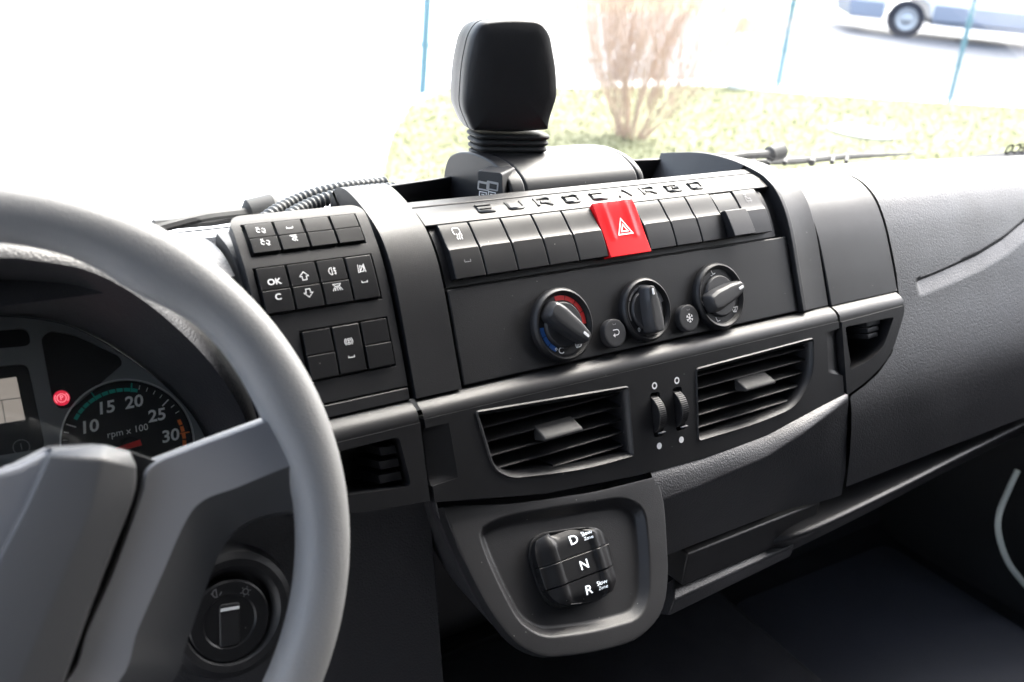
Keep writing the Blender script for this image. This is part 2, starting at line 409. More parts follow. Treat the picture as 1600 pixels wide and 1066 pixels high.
for k, ch in enumerate('EUROCARGO'):
    X0 = .5140 + .03345*k; wl, hl = .0165, .0100
    L = [[(X0 + a*wl, .1525 + b*hl) for a, b in ln] for ln in LET[ch]]
    lo, hi = stroke(PR, L, .0026, .0005), stroke(PR, L, .0024, .0016)
    n = len(lo[0]); V = lo[0] + hi[0]; Fc = [tuple(i+n for i in q) for q in hi[1]]
    for q in hi[1]:
        for i in range(4): Fc.append((q[i], q[(i+1) % 4], q[(i+1) % 4]+n, q[i]+n))
    obj('badge_letter', (V, Fc), 'rubber', dash, solid=0)
def wall(pts, z0, z1, t):
    V, Fc = [], []
    for x, y, z1 in pts:
        V += [(x, y, z0), (x, y, z1), (x, y+t, z1), (x, y+t, z0)]
    for i in range(len(pts)-1):
        for k in range(4): Fc.append((4*i+k, 4*i+(k+1) % 4, 4*i+4+(k+1) % 4, 4*i+4+k))
    Fc += [(0, 1, 2, 3), tuple(4*len(pts)-4+k for k in (3, 2, 1, 0))]
    return V, Fc
obj('tray_wall', wall([(.448, .803, -.2455), (.50, .826, -.2505), (.56, .855, -.2570), (.62, .880, -.2625), (.70, .885, -.262), (.80, .885, -.262), (.895, .880, -.264)], -.33, 0, .004), 'dark', dash, bevel=.001)
obj('tray_floor', box(.448, .895, .748, .89, -.335, -.330), 'dark', dash)

# driver side: hood over the instruments
ringA = [(-420, 470), (-250, 430), (-100, 408), (0, 403), (60, 408), (130, 421), (190, 448), (250, 490), (310, 546), (350, 596), (380, 648), (394, 700), (398, 780), (392, 880)]
A3 = [Vector(ray(*p))*(.675/ray(*p).y) for p in ringA]   # front edge of the hood, in one upright plane
A3 = catmull(A3, 4)
CL = Plane((.206, .75, -.421), 38)     # the instrument face
ringB = [(-420, 540), (-250, 505), (-100, 493), (0, 495), (60, 500), (110, 511), (160, 535), (205, 563), (250, 597), (290, 636), (312, 668), (324, 700), (330, 780), (330, 880)]
B3 = [CL(*q) for q in catmull([CL.uv(*p) for p in ringB], 4)]
cA = Vector((.02, .675, -.36))
def ringpt(i, k):
    a, b = A3[i], B3[i]; o = (a-cA); o.y = 0; o.normalize()
    if k == 0: return a + o*.006 + Vector((0, .125, -.032))
    if k == 1: return a + o*.0165 + Vector((0, .050, -.006))
    if k == 2: return a + o*.0150 + Vector((0, .020, 0))
    if k == 3: return a + o*.0065 + Vector((0, .0045, 0))
    if k == 4: return a
    if k == 5: return a - o*.0015 + Vector((0, .004, 0))
    return (a - o*.0015 + Vector((0, .004, 0))).lerp(b + Vector((0, .004, 0)), (k-5)/3)
V = [ringpt(i, k) for i in range(len(A3)) for k in range(9)]
Fc = [(9*i+k, 9*i+k+1, 9*i+10+k, 9*i+9+k) for i in range(len(A3)-1) for k in range(8)]
obj('instrument_hood', (V, Fc), 'grain', dash, sharp=60, label='grained black hood arching over the instruments')
LOWP = Plane((.236, .625, -.53), 14)
obj('knee_panel', grid(LOWP, lin(-1.0, .19, 12), lin(-.55, .085, 8), skirt=-.02), 'grain', dash, bevel=.002, label='grained lower panel under the steering wheel')

# lower centre: ledge, dark face, drawer and shelf lip
BP = Plane((0, .625, -.3843), 19.5)    # face of the vent band
bz = lambda z: (z+.3843)/math.cos(R_(19.5))
bot = table([(.28, -.443), (.4031, -.453), (.5159, -.4735), (.6301, -.4832), (.7164, -.4868), (.8128, -.4845), (.9445, -.4687)])
ridge = table([(.40, -.50), (.60, -.510), (.70, -.5065), (.80, -.4990), (.86, -.4860), (.905, -.4770), (.9465, -.4712)])
ridgey = table([(.40, .574), (.60, .574), (.80, .5745), (.86, .5775), (.905, .583), (.9465, .5900)])
def low_map(X, k, h):
    b = bot(X); by = BP(0, bz(b)).y; w_ = min(1, max(0, (X-.84)/.1)); w_ = w_*w_*(3-2*w_)
    r = Vector((X, ridgey(X), ridge(X))); e = Vector((X, by+.004, b+.002))
    P = [e + Vector((0, .03, .012)), e, e.lerp(r, .5)+Vector((0, -.001, .0015)*1) if False else e.lerp(r, .5)+Vector((0, -.001, .0012)), r + Vector((0, .0015, .0008)), r + Vector((0, .0004, -.003)), Vector((X, .577+.003*w_, -.525)), Vector((X, .579-.006*w_, -.555)), Vector((X, .582-.011*w_, -.586))]
    return P[int(k)]
obj('lower_panel', grid(low_map, lin(.645, .9468, 40), list(range(8))), 'grain', dash, sharp=70, label='grained lower centre panel with a bright upper ledge')
drawer = obj('drawer', join(box(.705, .918, .577, .70, -.630, -.5905)), 'dark', dash, bevel=.002)
obj('drawer_lip', ([(.690, .572, -.640), (.880, .572, -.634), (.885, .590, -.626), (.705, .590, -.629), (.690, .574, -.660), (.880, .574, -.650), (.885, .64, -.70), (.690, .64, -.70)],
    [(0, 1, 2, 3), (0, 4, 5, 1), (4, 7, 6, 5), (1, 5, 6, 2), (0, 3, 7, 4), (2, 6, 7, 3)]), 'grain', dash, bevel=.002, label='grained lip under the dark drawer')
shelf = [(.79, .612, -.640), (.84, .580, -.622), (.888, .5600, -.6095), ((1.05, .562, -.6035)), ((1.2, .570, -.6005)), ((1.4, .583, -.6015)), ((1.65, .60, -.603)), ((2.05, .62, -.605))]
V, Fc = [], []
for p in catmull([Vector(q) for q in shelf], 5):
    V += [p+Vector(q) for q in ((0, .13, .004), (0, .006, .0022), (0, .0015, .001), (0, 0, -.0015), (0, .001, -.005), (0, .03, -.05), (0, .14, -.10))]
Fc = [(7*i+k, 7*i+k+1, 7*i+8+k, 7*i+7+k) for i in range(len(V)//7-1) for k in range(6)]
obj('shelf_lip', (V, Fc), 'trim', dash, sharp=80, label='shelf under the passenger panel with a bright front edge')
obj('shelf_back', box(.90, 2.05, .69, .70, -.62, -.50), 'dark', dash)
obj('under_panel', ([(-.9, .64, -.66), (.90, .64, -.66), (2.05, .70, -.68), (-.9, .98, -.80), (.9, .98, -.80), (2.05, .98, -.80)], [(0, 1, 4, 3), (1, 2, 5, 4)]), 'dark', dash)
obj('core', box(.40, .90, .66, .70, -.66, -.40), 'dark', dash)

# ================================================================== CLIMATE PANEL
clim = thing('climate_panel', (.672, .655, -.345), 'flat black heater control panel with three rotary knobs below the switch row', 'control panel')
obj('fascia', grid(PR, lin(XL+.0035, XR-.002, 14), lin(.0015, .0840, 12), hf=lambda x, s: 0, skirt=-.009), 'satin', clim, bevel=.0012)
def face_at(X, s):
    p = PR(X, s, 0); _, e = PR.at(s); pl = Plane(p, 0); pl.u = Vector((1, 0, 0)); pl.v = Vector((0, e.x, e.y)); pl.n = Vector((0, -e.y, e.x)); return pl
def knob(X, s, r, ang, kind):
    f = face_at(X, s)
    k = obj('rotary_knob', lathe(f, 0, 0, [(r*1.05, -.002), (r*1.05, .004), (r*1.0, .0068), (r*.95, .0078), (r*.90, .0070), (r*.86, .0048), (r*.84, .0042), (.0005, .0042)], 56), 'trim', clim,
            label={'t': 'temperature knob with red and blue arcs, turned to lower right', 'f': 'smaller fan knob pointing straight up', 'a': 'air direction knob pointing to the upper right'}[kind])
    obj('dial_disc', lathe(f, 0, 0, [(r*.66, .0042), (r*.64, .006), (r*.60, .007), (.0005, .007)], 40), 'knob', k)
    c, s_ = math.cos(R_(ang)), math.sin(R_(ang))
    g = lambda u, v, h: f(c*u - s_*v, s_*u + c*v, h)
    a = r*.76
    out0 = [(-a*1.0, -a*.38), (-a*.55, -a*.47), (a*.35, -a*.40), (a*.98, -a*.26), (a*1.04, 0), (a*.98, a*.26), (a*.35, a*.40), (-a*.55, a*.47), (-a*1.0, a*.38), (-a*1.06, 0)]
    P0 = rpoly(out0, a*.12, 3)
    sc = lambda q, kx, ky, dx=0: [(p[0]*kx+dx, p[1]*ky) for p in q]
    obj('grip', rings(g, [(P0, .003), (sc(P0, .985, .97), .0115), (sc(P0, .96, .84), .0160), (sc(P0, .93, .60), .0182), (sc(P0, .88, .30), .0188)], cap1=True), 'knob', k, sharp=28)
    obj('pointer', slab(g, rpoly([(a*.58, -a*.055), (a*.86, -a*.055), (a*.86, a*.055), (a*.58, a*.055)], a*.04, 2), .0165, .0194, .0003), 'white', k)
    pol = lambda rr, d: (rr*math.cos(R_(d)), rr*math.sin(R_(d)))
    if kind == 't':
        for j in range(4): obj('scale_arc', stroke(f, [arc(0, 0, r*.755, 100-j*27, 100-j*27-25.5, 6)], r*.13, .0045), 'redp', k)
        for j in range(3): obj('scale_arc', stroke(f, [arc(0, 0, r*.755, 178+j*21, 178+j*21+19.5, 6)], r*.13, .0045), 'bluep', k)
        obj('lettering', text(f, '°C', *pol(r*.76, -112), .0085, 0.0046, wide=1.1, bold=.0001), 'white', k)
        obj('icon', stroke(f, [[(x+pol(r*.76, -57)[0], y+pol(r*.76, -57)[1]) for x, y in q] for q in ([(-.004, .002), (.004, .002), (.003, -.002), (-.003, -.002), (-.004, .002)], [(-.0018, -.0028), (-.0018, .001)], [(0, -.0028), (0, .001)], [(.0018, -.0028), (.0018, .001)])], .0007, 0.0046), 'white', k)
    elif kind == 'f':
        for j, (a0, a1) in enumerate(((200, 152), (150, 104), (102, 62), (60, 12))): obj('scale_arc', stroke(f, [arc(0, 0, r*.755, a0, a1, 8)], r*(.04+.03*j), .0045), 'grey', k)
        obj('icon', text(f, '0', *pol(r*.75, 232), .006, 0.0046), 'white', k)
    else:
        L = []
        for d in (100, 190, 250, 318):
            q = pol(r*.76, d)
            if d == 318: L += [[(q[0]+x, q[1]+y) for x, y in ((-.004, .0022), (.004, .0022), (.003, -.002), (-.003, -.002), (-.004, .0022))], [(q[0]-.001, q[1]-.003), (q[0]-.001, q[1]+.001)], [(q[0]+.001, q[1]-.003), (q[0]+.001, q[1]+.001)]]
            else: L += [[(q[0]-.0025, q[1]+.003), (q[0]-.0008, q[1]-.0015), (q[0]+.003, q[1]-.001)], [(q[0]-.004, q[1]-.0025), (q[0]-.0018, q[1]-.003)]]
        obj('icon', stroke(f, L, .0008, 0.0046), 'white', k)
knob(.5660, .0365, .0325, -43, 't'); knob(.6685, .0352, .0298, 92, 'f'); knob(.7705, .0345, .0328, 15, 'a')
def pushb(X, s, sym, lab):
    f = face_at(X, s)
    b = obj('push_button', lathe(f, 0, 0, [(.0135, -.002), (.0135, .0055), (.0128, .0068), (.0112, .0072), (.0005, .0066)], 36), 'knob', clim, label=lab)
    if sym == 'snow':
        L = [[(0, 0), (.0046*math.cos(R_(d)), .0046*math.sin(R_(d)))] for d in range(30, 390, 60)]
        for d in range(30, 390, 60):
            q = Vector((.0030*math.cos(R_(d)), .0030*math.sin(R_(d))))
            for e in (-50, 50): L.append([tuple(q), tuple(q+Vector((math.cos(R_(d+e)), math.sin(R_(d+e))))*.0017)])
    else:
        L = [[(-.0028, .0030), (.0018, .0030)] + arc(.0018, .0005, .0025, 90, -90, 6) + [(-.0024, -.0020)], [(-.0010, -.0006), (-.0030, -.0020), (-.0010, -.0036)]]
    obj('icon', stroke(f, L, .0008, .0075), 'white', b)
    obj('indicator', stroke(f, [[(-.0018, .0092), (-.0015, .0080), (.0015, .0080), (.0018, .0092)]], .0006, .0074), 'grey', b)
pushb(.6230, .0195, 'loop', 'round push button with a looped arrow'); pushb(.7205, .0190, 'snow', 'round push button with a snowflake')

# ================================================================== SWITCH ROW
row = thing('switch_row', (.668, .70, -.28), 'row of black rocker switches with a red hazard button, above the heater panel', 'switch panel')
obj('housing', grid(PR, lin(.4560, .8790, 12), lin(.0860, .1432, 10), hf=lambda x, s: -.004, skirt=-.012), 'dark', row)
def warn_tri(cu, cv, k): return [[(cu-k, cv-.72*k), (cu+k, cv-.72*k), (cu, cv+1.0*k), (cu-k, cv-.72*k)], [(cu-.45*k, cv-.40*k), (cu+.45*k, cv-.40*k), (cu, cv+.36*k), (cu-.45*k, cv-.40*k)]]
edges = [.4614, .4937, .5279, .5629, .5981, .6340]; edges2 = [.6871, .7233, .7597, .7967, .8300, .8664]
S0, S1, SM = .0912, .1415, .1160
def key_h(mode):
    def h(x, s):
        if mode == 'pressed':
            return .0005 + .002*(1-(s-SM)/(S1-SM)) if s > SM+.002 else .010 + .004*((SM-s)/(SM-S0))
        if s >= SM: t = (s-SM)/(S1-SM); return .0020 + .0024*(1-t)**5
        t = (SM-s)/(SM-S0); return .0042 + .0006*t
    return h
ss = [S0, S0+.0007] + lin(S0+.002, SM-.0006, 6) + [SM, SM+.0008, SM+.0018, SM+.003, SM+.0045, SM+.0065, SM+.0085] + lin(SM+.011, S1-.002, 6) + [S1]
for k, (a, b) in enumerate(list(zip(edges, edges[1:])) + list(zip(edges2, edges2[1:]))):
    md = 'pressed' if k == 8 else 'n'
    lab = {0: 'first switch of the row, with a heated mirror symbol', 8: 'switch of the row with its lower half standing out', 9: 'last switch of the row, with a small vehicle symbol'}.get(k)
    o = obj('rocker_switch', grid(PR, [a+.0008, a+.0014] + lin(a+.003, b-.003, 3) + [b-.0014, b-.0008], ss, hf=key_h(md), skirt=-.004), 'gloss', row, bevel=.0007, sharp=24, label=lab)
    hh = lambda dh: (lambda u, v, h: PR(u, v, key_h(md)(u, v)+h))
    fk = hh(0); m = (a+b)/2
    if k == 0:
        L = [[(m-.0025, .1300), (m-.0035, .1320), (m-.0035, .1350), (m-.0025, .1365), (m+.0025, .1365), (m+.0035, .1350), (m+.0035, .1325), (m+.0025, .1305)]] + [[(m+d, .1250), (m+d-.0006, .1270), (m+d+.0006, .1290), (m+d, .1310)] for d in (-.001, .0012, .0034)]
        obj('icon', stroke(fk, L, .0007, .0004), 'white', o)
        obj('indicator', stroke(fk, [[(m-.003, .1065), (m-.003, .1045), (m+.003, .1045), (m+.003, .1065)]], .0006, .0004), 'grey', o)
    if k == 9:
        L = [[(m-.004, .1275), (m+.003, .1275), (m+.003, .1305), (m-.001, .1305), (m-.002, .1330), (m-.004, .1330), (m-.004, .1275)], [(m-.005, .1350), (m-.002, .1365)], [(m-.003, .1340), (m, .1375)], [(m-.003, .1260), (m-.002, .1260)], [(m+.001, .1260), (m+.002, .1260)]]
        obj('icon', stroke(fk, L, .0008, .0004), 'grey', o)
def haz_h(x, s):
    t = (s-.0895)/(.1425-.0895); cx = abs(x-.6600)/.026
    return .0068 - .0034*math.sin(math.pi*t) + .0006*math.exp(-((cx-.55)/.12)**2)*(t > .3)
hz = obj('hazard_switch', grid(PR, [.6346, .6352] + lin(.637, .684, 18) + [.6856, .6862], [.0895, .0902] + lin(.092, .1405, 26) + [.1420, .1425], hf=haz_h, skirt=-.004), 'red', row, bevel=.0012, seg=3, label='red hazard switch with a white warning triangle')
fh = lambda u, v, h: PR(u, v, haz_h(u, v)+h)
obj('icon', stroke(fh, warn_tri(.6615, .1160, .0088), .0013, .0005), 'white', hz)

# ================================================================== DRIVER SWITCH MODULE
mod = thing('switch_module', (.342, .68, -.32), 'black driver switch block with OK, C and arrow keys beside the wheel', 'switch panel')
MX0, MX1, MS0, MS1 = .2850, .4008, .0120, PM.sofy(.7345)
rows = [(PM.sofy(.7050), PM.sofy(.7262), .2925, .3915), (.0852, .1238, .2905, .3925), (.0296, .0706, .3160, .3935)]
r_c = .011
def mod_map(x, s, h):
    d = s-(MS1-r_c)
    if d > 0:
        q = r_c - math.sqrt(max(0, r_c*r_c-d*d)); t = (x-MX0)/(MX1-MX0)
        x = x + q*max(0, 1-t*6) - q*max(0, 1-(1-t)*6)
    return PM(x, s, h)
xs = sorted(set([MX0, MX0+.002, MX0+.004, .2905, .2925, .3160, .3915, .3925, .3935, MX1-.003, MX1] + lin(.30, .385, 5)))
sv = sorted(set(lin(MS0, MS1-.012, 44) + lin(MS1-.011, MS1, 12) + [a for r in rows for a in r[:2]]))
inrow = lambda x, s: any(a < s < b and c < x < d for a, b, c, d in rows)
obj('plate', grid(mod_map, xs, sv, skirt=-.0085, hole=inrow), 'satin', mod, bevel=.0009)
def mkey(x0, x1, s0, s1, split, icons=(), lab=None):
    sm = (s0+s1)/2
    def kh(x, s):
        if not split: return .0018
        return (.0018 if s >= sm else .0026) - (.0022 if abs(s-sm) < .00035 else 0)
    sv = [s0, s0+.0006] + lin(s0+.002, sm-.0008, 4) + ([sm-.0006, sm-.0003, sm+.0003, sm+.0006] if split else [sm]) + lin(sm+.0008, s1-.002, 4) + [s1-.0006, s1]
    o = obj('rocker_switch', grid(PM, [x0, x0+.0005] + lin(x0+.002, x1-.002, 2) + [x1-.0005, x1], sv, hf=kh, skirt=-.0085), 'gloss', mod, bevel=.0006, sharp=24, label=lab)
    for kind, v, hgt in icons:
        f = lambda a, b, h, m=(x0+x1)/2: PM(m+a, v+b, kh(0, v)+h)
        if kind in ('OK', 'C'): obj('icon', text(f, kind, 0, 0, .0066, .0005, bold=.0001, wide=1.15), 'white', o)
        else: obj('icon', stroke(f, [[(p[0]*.82, p[1]*.82) for p in L] for L in ICON[kind]], .00055, .0005), 'white', o)
ICON = {
    'up': [[(-.0022, -.0035), (-.0022, .0), (-.0045, .0), (0, .0042), (.0045, .0), (.0022, .0), (.0022, -.0035), (-.0022, -.0035)]],
    'down': [[(-.0022, .0035), (-.0022, .0), (-.0045, .0), (0, -.0042), (.0045, .0), (.0022, .0), (.0022, .0035), (-.0022, .0035)]],
    'fog': [arc(-.001, 0, .0034, 90, 270) + [(-.001, .0034)], [(.0008, .0024), (.0032, .0024)], [(.0008, 0), (.0032, 0)], [(.0008, -.0024), (.0032, -.0024)], [(.0020, .0036), (.0014, .0012), (.0026, -.0012), (.0020, -.0036)]],
    'lamp': [[(-.0040, .0030), (.0040, .0030), (.0020, .0008), (-.0020, .0008), (-.0040, .0030)]] + [[(d*.8, 0), (d*1.5, -.0034)] for d in (-.0034, -.0018, 0, .0018, .0034)],
    'lane': [[(-.004, -.004), (-.003, .004)], [(.004, -.004), (.003, .004)], [(-.002, -.003), (.002, -.003), (.0026, .001), (-.001, .003), (-.002, -.003)], [(-.003, -.004), (.0035, .0042)]],
    'ecas': [arc(0, 0, .0042, 130, 230), arc(0, 0, .0042, -50, 50), arc(0, 0, .0028, 0, 360), [(-.0014, .001), (.0014, .001)], [(-.0014, -.001), (.0014, -.001)], [(0, -.0018), (0, .0018)]],
    'axle': [arc(-.002, 0, .0018, 20, 300), arc(.0026, 0, .0018, 200, 480), [(-.004, .0032), (-.001, .0034)], [(.002, -.0028), (.0045, -.0026)]],
    'esp': [[(-.0022, .0028), (.0004, .0012), (-.0020, -.0004), (.0006, -.0024)], [(.0006, .0028), (.003, .0012), (.0008, -.0004), (.0032, -.0024)], [(-.0035, .0035), (.0035, .0035)]],
    'bar': [[(-.003, .001), (-.003, -.0008), (.003, -.0008), (.003, .001)]],
}
def cols(x0, x1, n, g=.0022): w_ = (x1-x0-g*(n+1))/n; return [(x0+g+i*(w_+g), x0+g+i*(w_+g)+w_) for i in range(n)]
a, b, c, d = rows[0]
for i, (p, q) in enumerate(cols(c, d, 4)):
    mkey(p, q, a+.002, b-.0015, True, [[('axle', a+.0205, 1), ('axle', a+.0095, 1)], [('bar', a+.0205, 1), ('esp', a+.0100, 1)], [], []][i], ['top left switch of the block with two axle symbols', 'top row switch with a skid symbol', None, None][i])
a, b, c, d = rows[1]
for i, (p, q) in enumerate(cols(c, d, 4)):
    mkey(p, q, a+.002, b-.0015, i < 3, [[('OK', .1105, 1), ('C', .0985, 1)], [('up', .1118, 1), ('down', .0985, 1)], [('fog', .1128, 1), ('lamp', .0995, 1)], [('lane', .1118, 1), ('bar', .1010, 1)]][i],
         ['key marked OK above and C below', 'key with an up arrow above a down arrow', 'key with fog lamp and work lamp symbols', 'unsplit key with a lane symbol'][i])
a, b, c, d = rows[2]
for i, (p, q) in enumerate(cols(c, d, 3)):
    mkey(p, q, a+.002, b-.0015, i != 1, [[], [('ecas', .0560, 1), ('bar', .0440, 1)], []][i], [None, 'bottom row key with a round brake symbol', None][i])
obj('skirt_plate', grid(PM, lin(.285, .4008, 8), lin(-.0, .0105, 3), hf=lambda x, s: .0, skirt=-.01), 'satin', mod, bevel=.001)

# ================================================================== VENT PANEL
vent = thing('vent_panel', (.67, .60, -.487), 'curved black panel with two slatted air vents and thumbwheels below the heater controls', 'vent panel')
B2 = lambda pts: [(x, bz(z)) for x, z in pts]
def ledge(x0, x1):
    P = [(.652, -.3770), (.6425, -.3778), (.6370, -.3786), (.6310, -.3806), (.6270, -.3838), (.6250, -.3880), (.6236, -.3925)]
    V = [(x, y, z) for x in lin(x0, x1, 10) for y, z in P]; n = len(P)
    return V, [(n*i+k, n*i+k+1, n*i+n+1+k, n*i+n+k) for i in range(10) for k in range(n-1)]
x0, x1 = .4052, .9434
top_ = [(x0, -.3878), (x1, -.3895)]
botc = [(x, bot(x)) for x in lin(x1, x0, 24)]
v1 = rpoly(B2([(.4540, -.3905), (.6270, -.4010), (.6255, -.4655), (.5600, -.4640), (.4830, -.4535), (.4650, -.4420)]), [.004, .004, .005, .03, .012, .012], 4)
v2 = rpoly(B2([(.7157, -.4005), (.8985, -.3990), (.8945, -.4380), (.8600, -.4660), (.8000, -.4705), (.7095, -.4700)]), [.004, .006, .018, .018, .03, .005], 4)
tws = [(.6590, -.4335), (.6888, -.4340)]
th = [rpoly(B2([(x-.0062, z+.0205), (x+.0062, z+.0205), (x+.0062, z-.0205), (x-.0062, z-.0205)]), .003, 3) for x, z in tws]
rn = [(x1, -.3965), (.9210, -.3975), (.9190, -.4400), (x1, -.4470)]
ln = [(x0, -.4410), (.4300, -.4395), (.4275, -.3950), (x0, -.3945)]
outer = rpoly(B2(top_ + rn + botc + ln), 0, 1)
def dent(q, deep):
    a, b, c, d = [Vector(p) for p in B2(q)]           # two points on the seam (a, d), two inside (b, c)
    def f(u, v, h):
        p = a.lerp(b, u).lerp(d.lerp(c, u), v); e = min(1, v/.13)*min(1, (1-v)/.10)
        return BP(p.x, p.y, -deep*(1-u)*(.35+.65*e) - .0002)
    return grid(f, lin(0, 1, 10), [0, .03, .07, .13] + lin(.2, .8, 6) + [.9, .94, .97, 1])
obj('bezel', join(fill_holes(BP, outer, [v1, v2] + th, .0, -.02, -.004), ledge(x0, x1)), 'trim', vent, sharp=30)
def clip_x(P, v):
    xs_ = []
    for i in range(len(P)):
        (a, b), (c, d) = P[i-1], P[i]
        if (b-v)*(d-v) < 0: xs_.append(a+(c-a)*(v-b)/(d-b))
    return (min(xs_), max(xs_)) if len(xs_) >= 2 else None
def air_vent(P, zs, tab, lab):
    if area2(P) < 0: P = P[::-1]
    P2, P3 = inset(P, .0035), inset(P, .006)
    av = obj('air_vent', rings(BP, [(P, .0), (inset(P, .0012), .0012), (P2, -.001), (P3, -.007), (P3, -.06)], cap1=True), 'trim', vent, sharp=30, label=lab)
    for z in zs:
        v = bz(z); r = clip_x(P3, v)
        if not r: continue
        a, b = r[0]-.001, r[1]+.001
        V = [BP(x, v+dv, h) for x in (a, b) for dv, h in ((.0013, -.0085), (-.0003, -.0072), (-.0016, -.0085), (-.0010+.006, -.036), (.0013+.006, -.036))]
        obj('slat', (V, [(0, 1, 6, 5), (1, 2, 7, 6), (2, 3, 8, 7), (3, 4, 9, 8), (4, 0, 5, 9), (0, 4, 3, 2, 1), (5, 6, 7, 8, 9)]), 'trim', av, sharp=50)
    for x in lin(min(p[0] for p in P3)+.02, max(p[0] for p in P3)-.02, 7):
        pass
    x_, z_, w_ = tab
    V = []
    for dx, vv, h in ((0, .010, -.010), (w_, .010, -.010), (w_*1.0, .0, .006), (0, .0, .006), (0, -.0035, .006), (w_, -.0035, .006), (w_, -.004, -.010), (0, -.004, -.010)): V.append(BP(x_+dx, bz(z_)+vv, h))
    obj('tab', (V, [(0, 1, 2, 3), (3, 2, 5, 4), (4, 5, 6, 7), (0, 3, 4, 7), (1, 6, 5, 2), (0, 7, 6, 1)]), 'rubber', av, bevel=.0015)
air_vent(v1, [-.3953, -.4070, -.4190, -.4312, -.4430, -.4550], (.5190, -.4255, .044), 'left air vent of the pair')
air_vent(v2, [-.4096, -.4216, -.4340, -.4467, -.4585], (.7790, -.4310, .046), 'right air vent of the pair')
for x, z in tws:
    c = BP(x, bz(z), -.0105); V, Fc = [], []; n = 120
    for dx, dr in ((-.0050, -.0012), (-.0042, 0), (.0042, 0), (.0050, -.0012)):
        for i in range(n):
            a = 2*math.pi*i/n; rr = .0195 + dr + (.00035 if i % 2 else -.0001)
            V.append(c + Vector((dx, 0, 0)) + BP.v*(rr*math.sin(a)) + BP.n*(rr*math.cos(a)))
    for k in range(3):
        for i in range(n): Fc.append((k*n+i, k*n+(i+1) % n, (k+1)*n+(i+1) % n, (k+1)*n+i))
    Fc += [tuple(range(n))[::-1], tuple(range(3*n, 4*n))]
    tw = obj('thumbwheel', (V, Fc), 'gloss', vent, sharp=50)
    obj('icon', stroke(BP, [arc(x+.0003, bz(z+.0265), .0027, 0, 360, 20)], .0015, .0003), 'white', tw)
    obj('icon', disc(BP, x-.001, bz(z-.0290), .0032, .0003, 20), 'white', tw)
    obj('marker', slab(BP, [(x-.0042, bz(z-.0166)), (x+.0042, bz(z-.0166)), (x+.0042, bz(z-.0158)), (x-.0042, bz(z-.0158))], .0035, .0062, .0002), 'grey', tw)
# dents beside the two side pockets
obj('finger_dent', dent(ln, .006), 'trim', vent)
obj('finger_dent', dent(rn, .006), 'trim', vent)
# left pocket
lp_out = rpoly(B2([(.285, -.3895), (.4008, -.3895), (.4008, -.4515), (.32, -.4425), (.285, -.437)]), .0, 1)
lp_in = rpoly(B2([(.292, -.3960), (.380, -.3960), (.386, -.4360), (.33, -.4300), (.292, -.4230)]), [.004, .004, .006, .02, .004], 4)
lp = obj('pocket_frame', join(fill_holes(BP, lp_out, [lp_in], .0, -.02, -.055), ledge(.285, .4008)), 'trim', vent, sharp=30, label='left side pocket frame with ribbed inner wall')
obj('pocket_back', rings(BP, [(lp_in, -.055)], cap1=True), 'dark', lp)
for k in range(3):
    z = -.4020 - .0105*k
    obj('pocket_rib', slab(lambda u, v, h: BP(u, v, h), B2([(.3640-.002*k, z), (.3790+.001*k, z-.001), (.3795+.001*k, z-.0075), (.3655-.002*k, z-.0065)]), -.05, -.006, .001), 'trim', lp)
# right pocket
ro = [(.9475, -.3905), (1.0660, -.3890), (1.0640, -.3980), (1.0535, -.4135), (1.0351, -.4379), (1.005, -.4535), (.975, -.4630), (.9475, -.4690)]
rp_out = rpoly(B2(ro), [.0, .002, .004, .02, .02, .02, .02, 0], 4)
rp_in = rpoly(B2([(.9530, -.3965), (1.0440, -.3985), (1.0330, -.4130), (1.0200, -.4285), (.995, -.4390), (.9560, -.4430)]), [.003, .004, .012, .016, .016, .004], 4)
rp = obj('pocket_frame', join(fill_holes(BP, rp_out, [rp_in], .001, -.02, -.060), ledge(.9475, 1.068)), 'trim', vent, sharp=30, label='right side pocket frame with a ribbed clip inside')
obj('pocket_back', rings(BP, [(rp_in, -.06)], cap1=True), 'dark', rp)
for k in range(3):
    z = -.3995 - .0066*k
    obj('pocket_rib', slab(BP, B2([(1.006, z), (1.0310-.003*k, z), (1.0310-.003*k, z-.0052), (1.006, z-.0052)]), -.05, -.0085, .001), 'knob', rp)
obj('pocket_step', rings(BP, [(B2([(.9530, -.3985), (.9640, -.3985), (.9700, -.4390), (.9560, -.4425)]), -.008)], cap1=True), 'trim', rp)

# ================================================================== GEAR SELECTOR
GP = Plane((.53, .565, -.517), 38)
gear = thing('gear_selector', (.53, .56, -.60), 'shield shaped black gear selector with D, N and R buttons', 'gear selector')
sh = [(690, 790), (800, 787), (930, 768), (1026, 744), (1036, 772), (1040, 800), (1046, 900), (1038, 958), (1000, 1000), (930, 1020), (850, 1029), (806, 1008), (765, 955), (722, 870)]
SH = rpoly(GP.px(sh), [.004, .02, .02, .003, .01, .02, .03, .03, .03, .03, .02, .02, .03, .02], 4)
if area2(SH) < 0: SH = SH[::-1]
rec = [(746, 826), (790, 805), (975, 776), (1008, 792), (1016, 860), (1016, 935), (1000, 968), (930, 988), (850, 998), (812, 975), (780, 915), (757, 862)]
RC = resample(rpoly(GP.px(rec), .022, 4), 72)
RC_in = [(p[0]*.0 + q[0], q[1]) for p, q in zip(RC, resample(inset(RC, .0105), 72))]
SH2 = resample(SH, 72)
pl = obj('shield_plate', rings(GP, [(SH2, -.012), (SH2, -.0015), (inset(SH2, .0006), -.0004), (inset(SH2, .0025), 0), (inset(RC, -.0015), .0), (RC, -.0002), (inset(RC, .0015), -.0012), (inset(RC, .0065), -.0072), (inset(RC, .0085), -.0083), (RC_in, -.0085)], cap1=True), 'satin', gear, sharp=40)
back = [(p[0]*.93+.0, p[1]*.96+.004) for p in SH2]
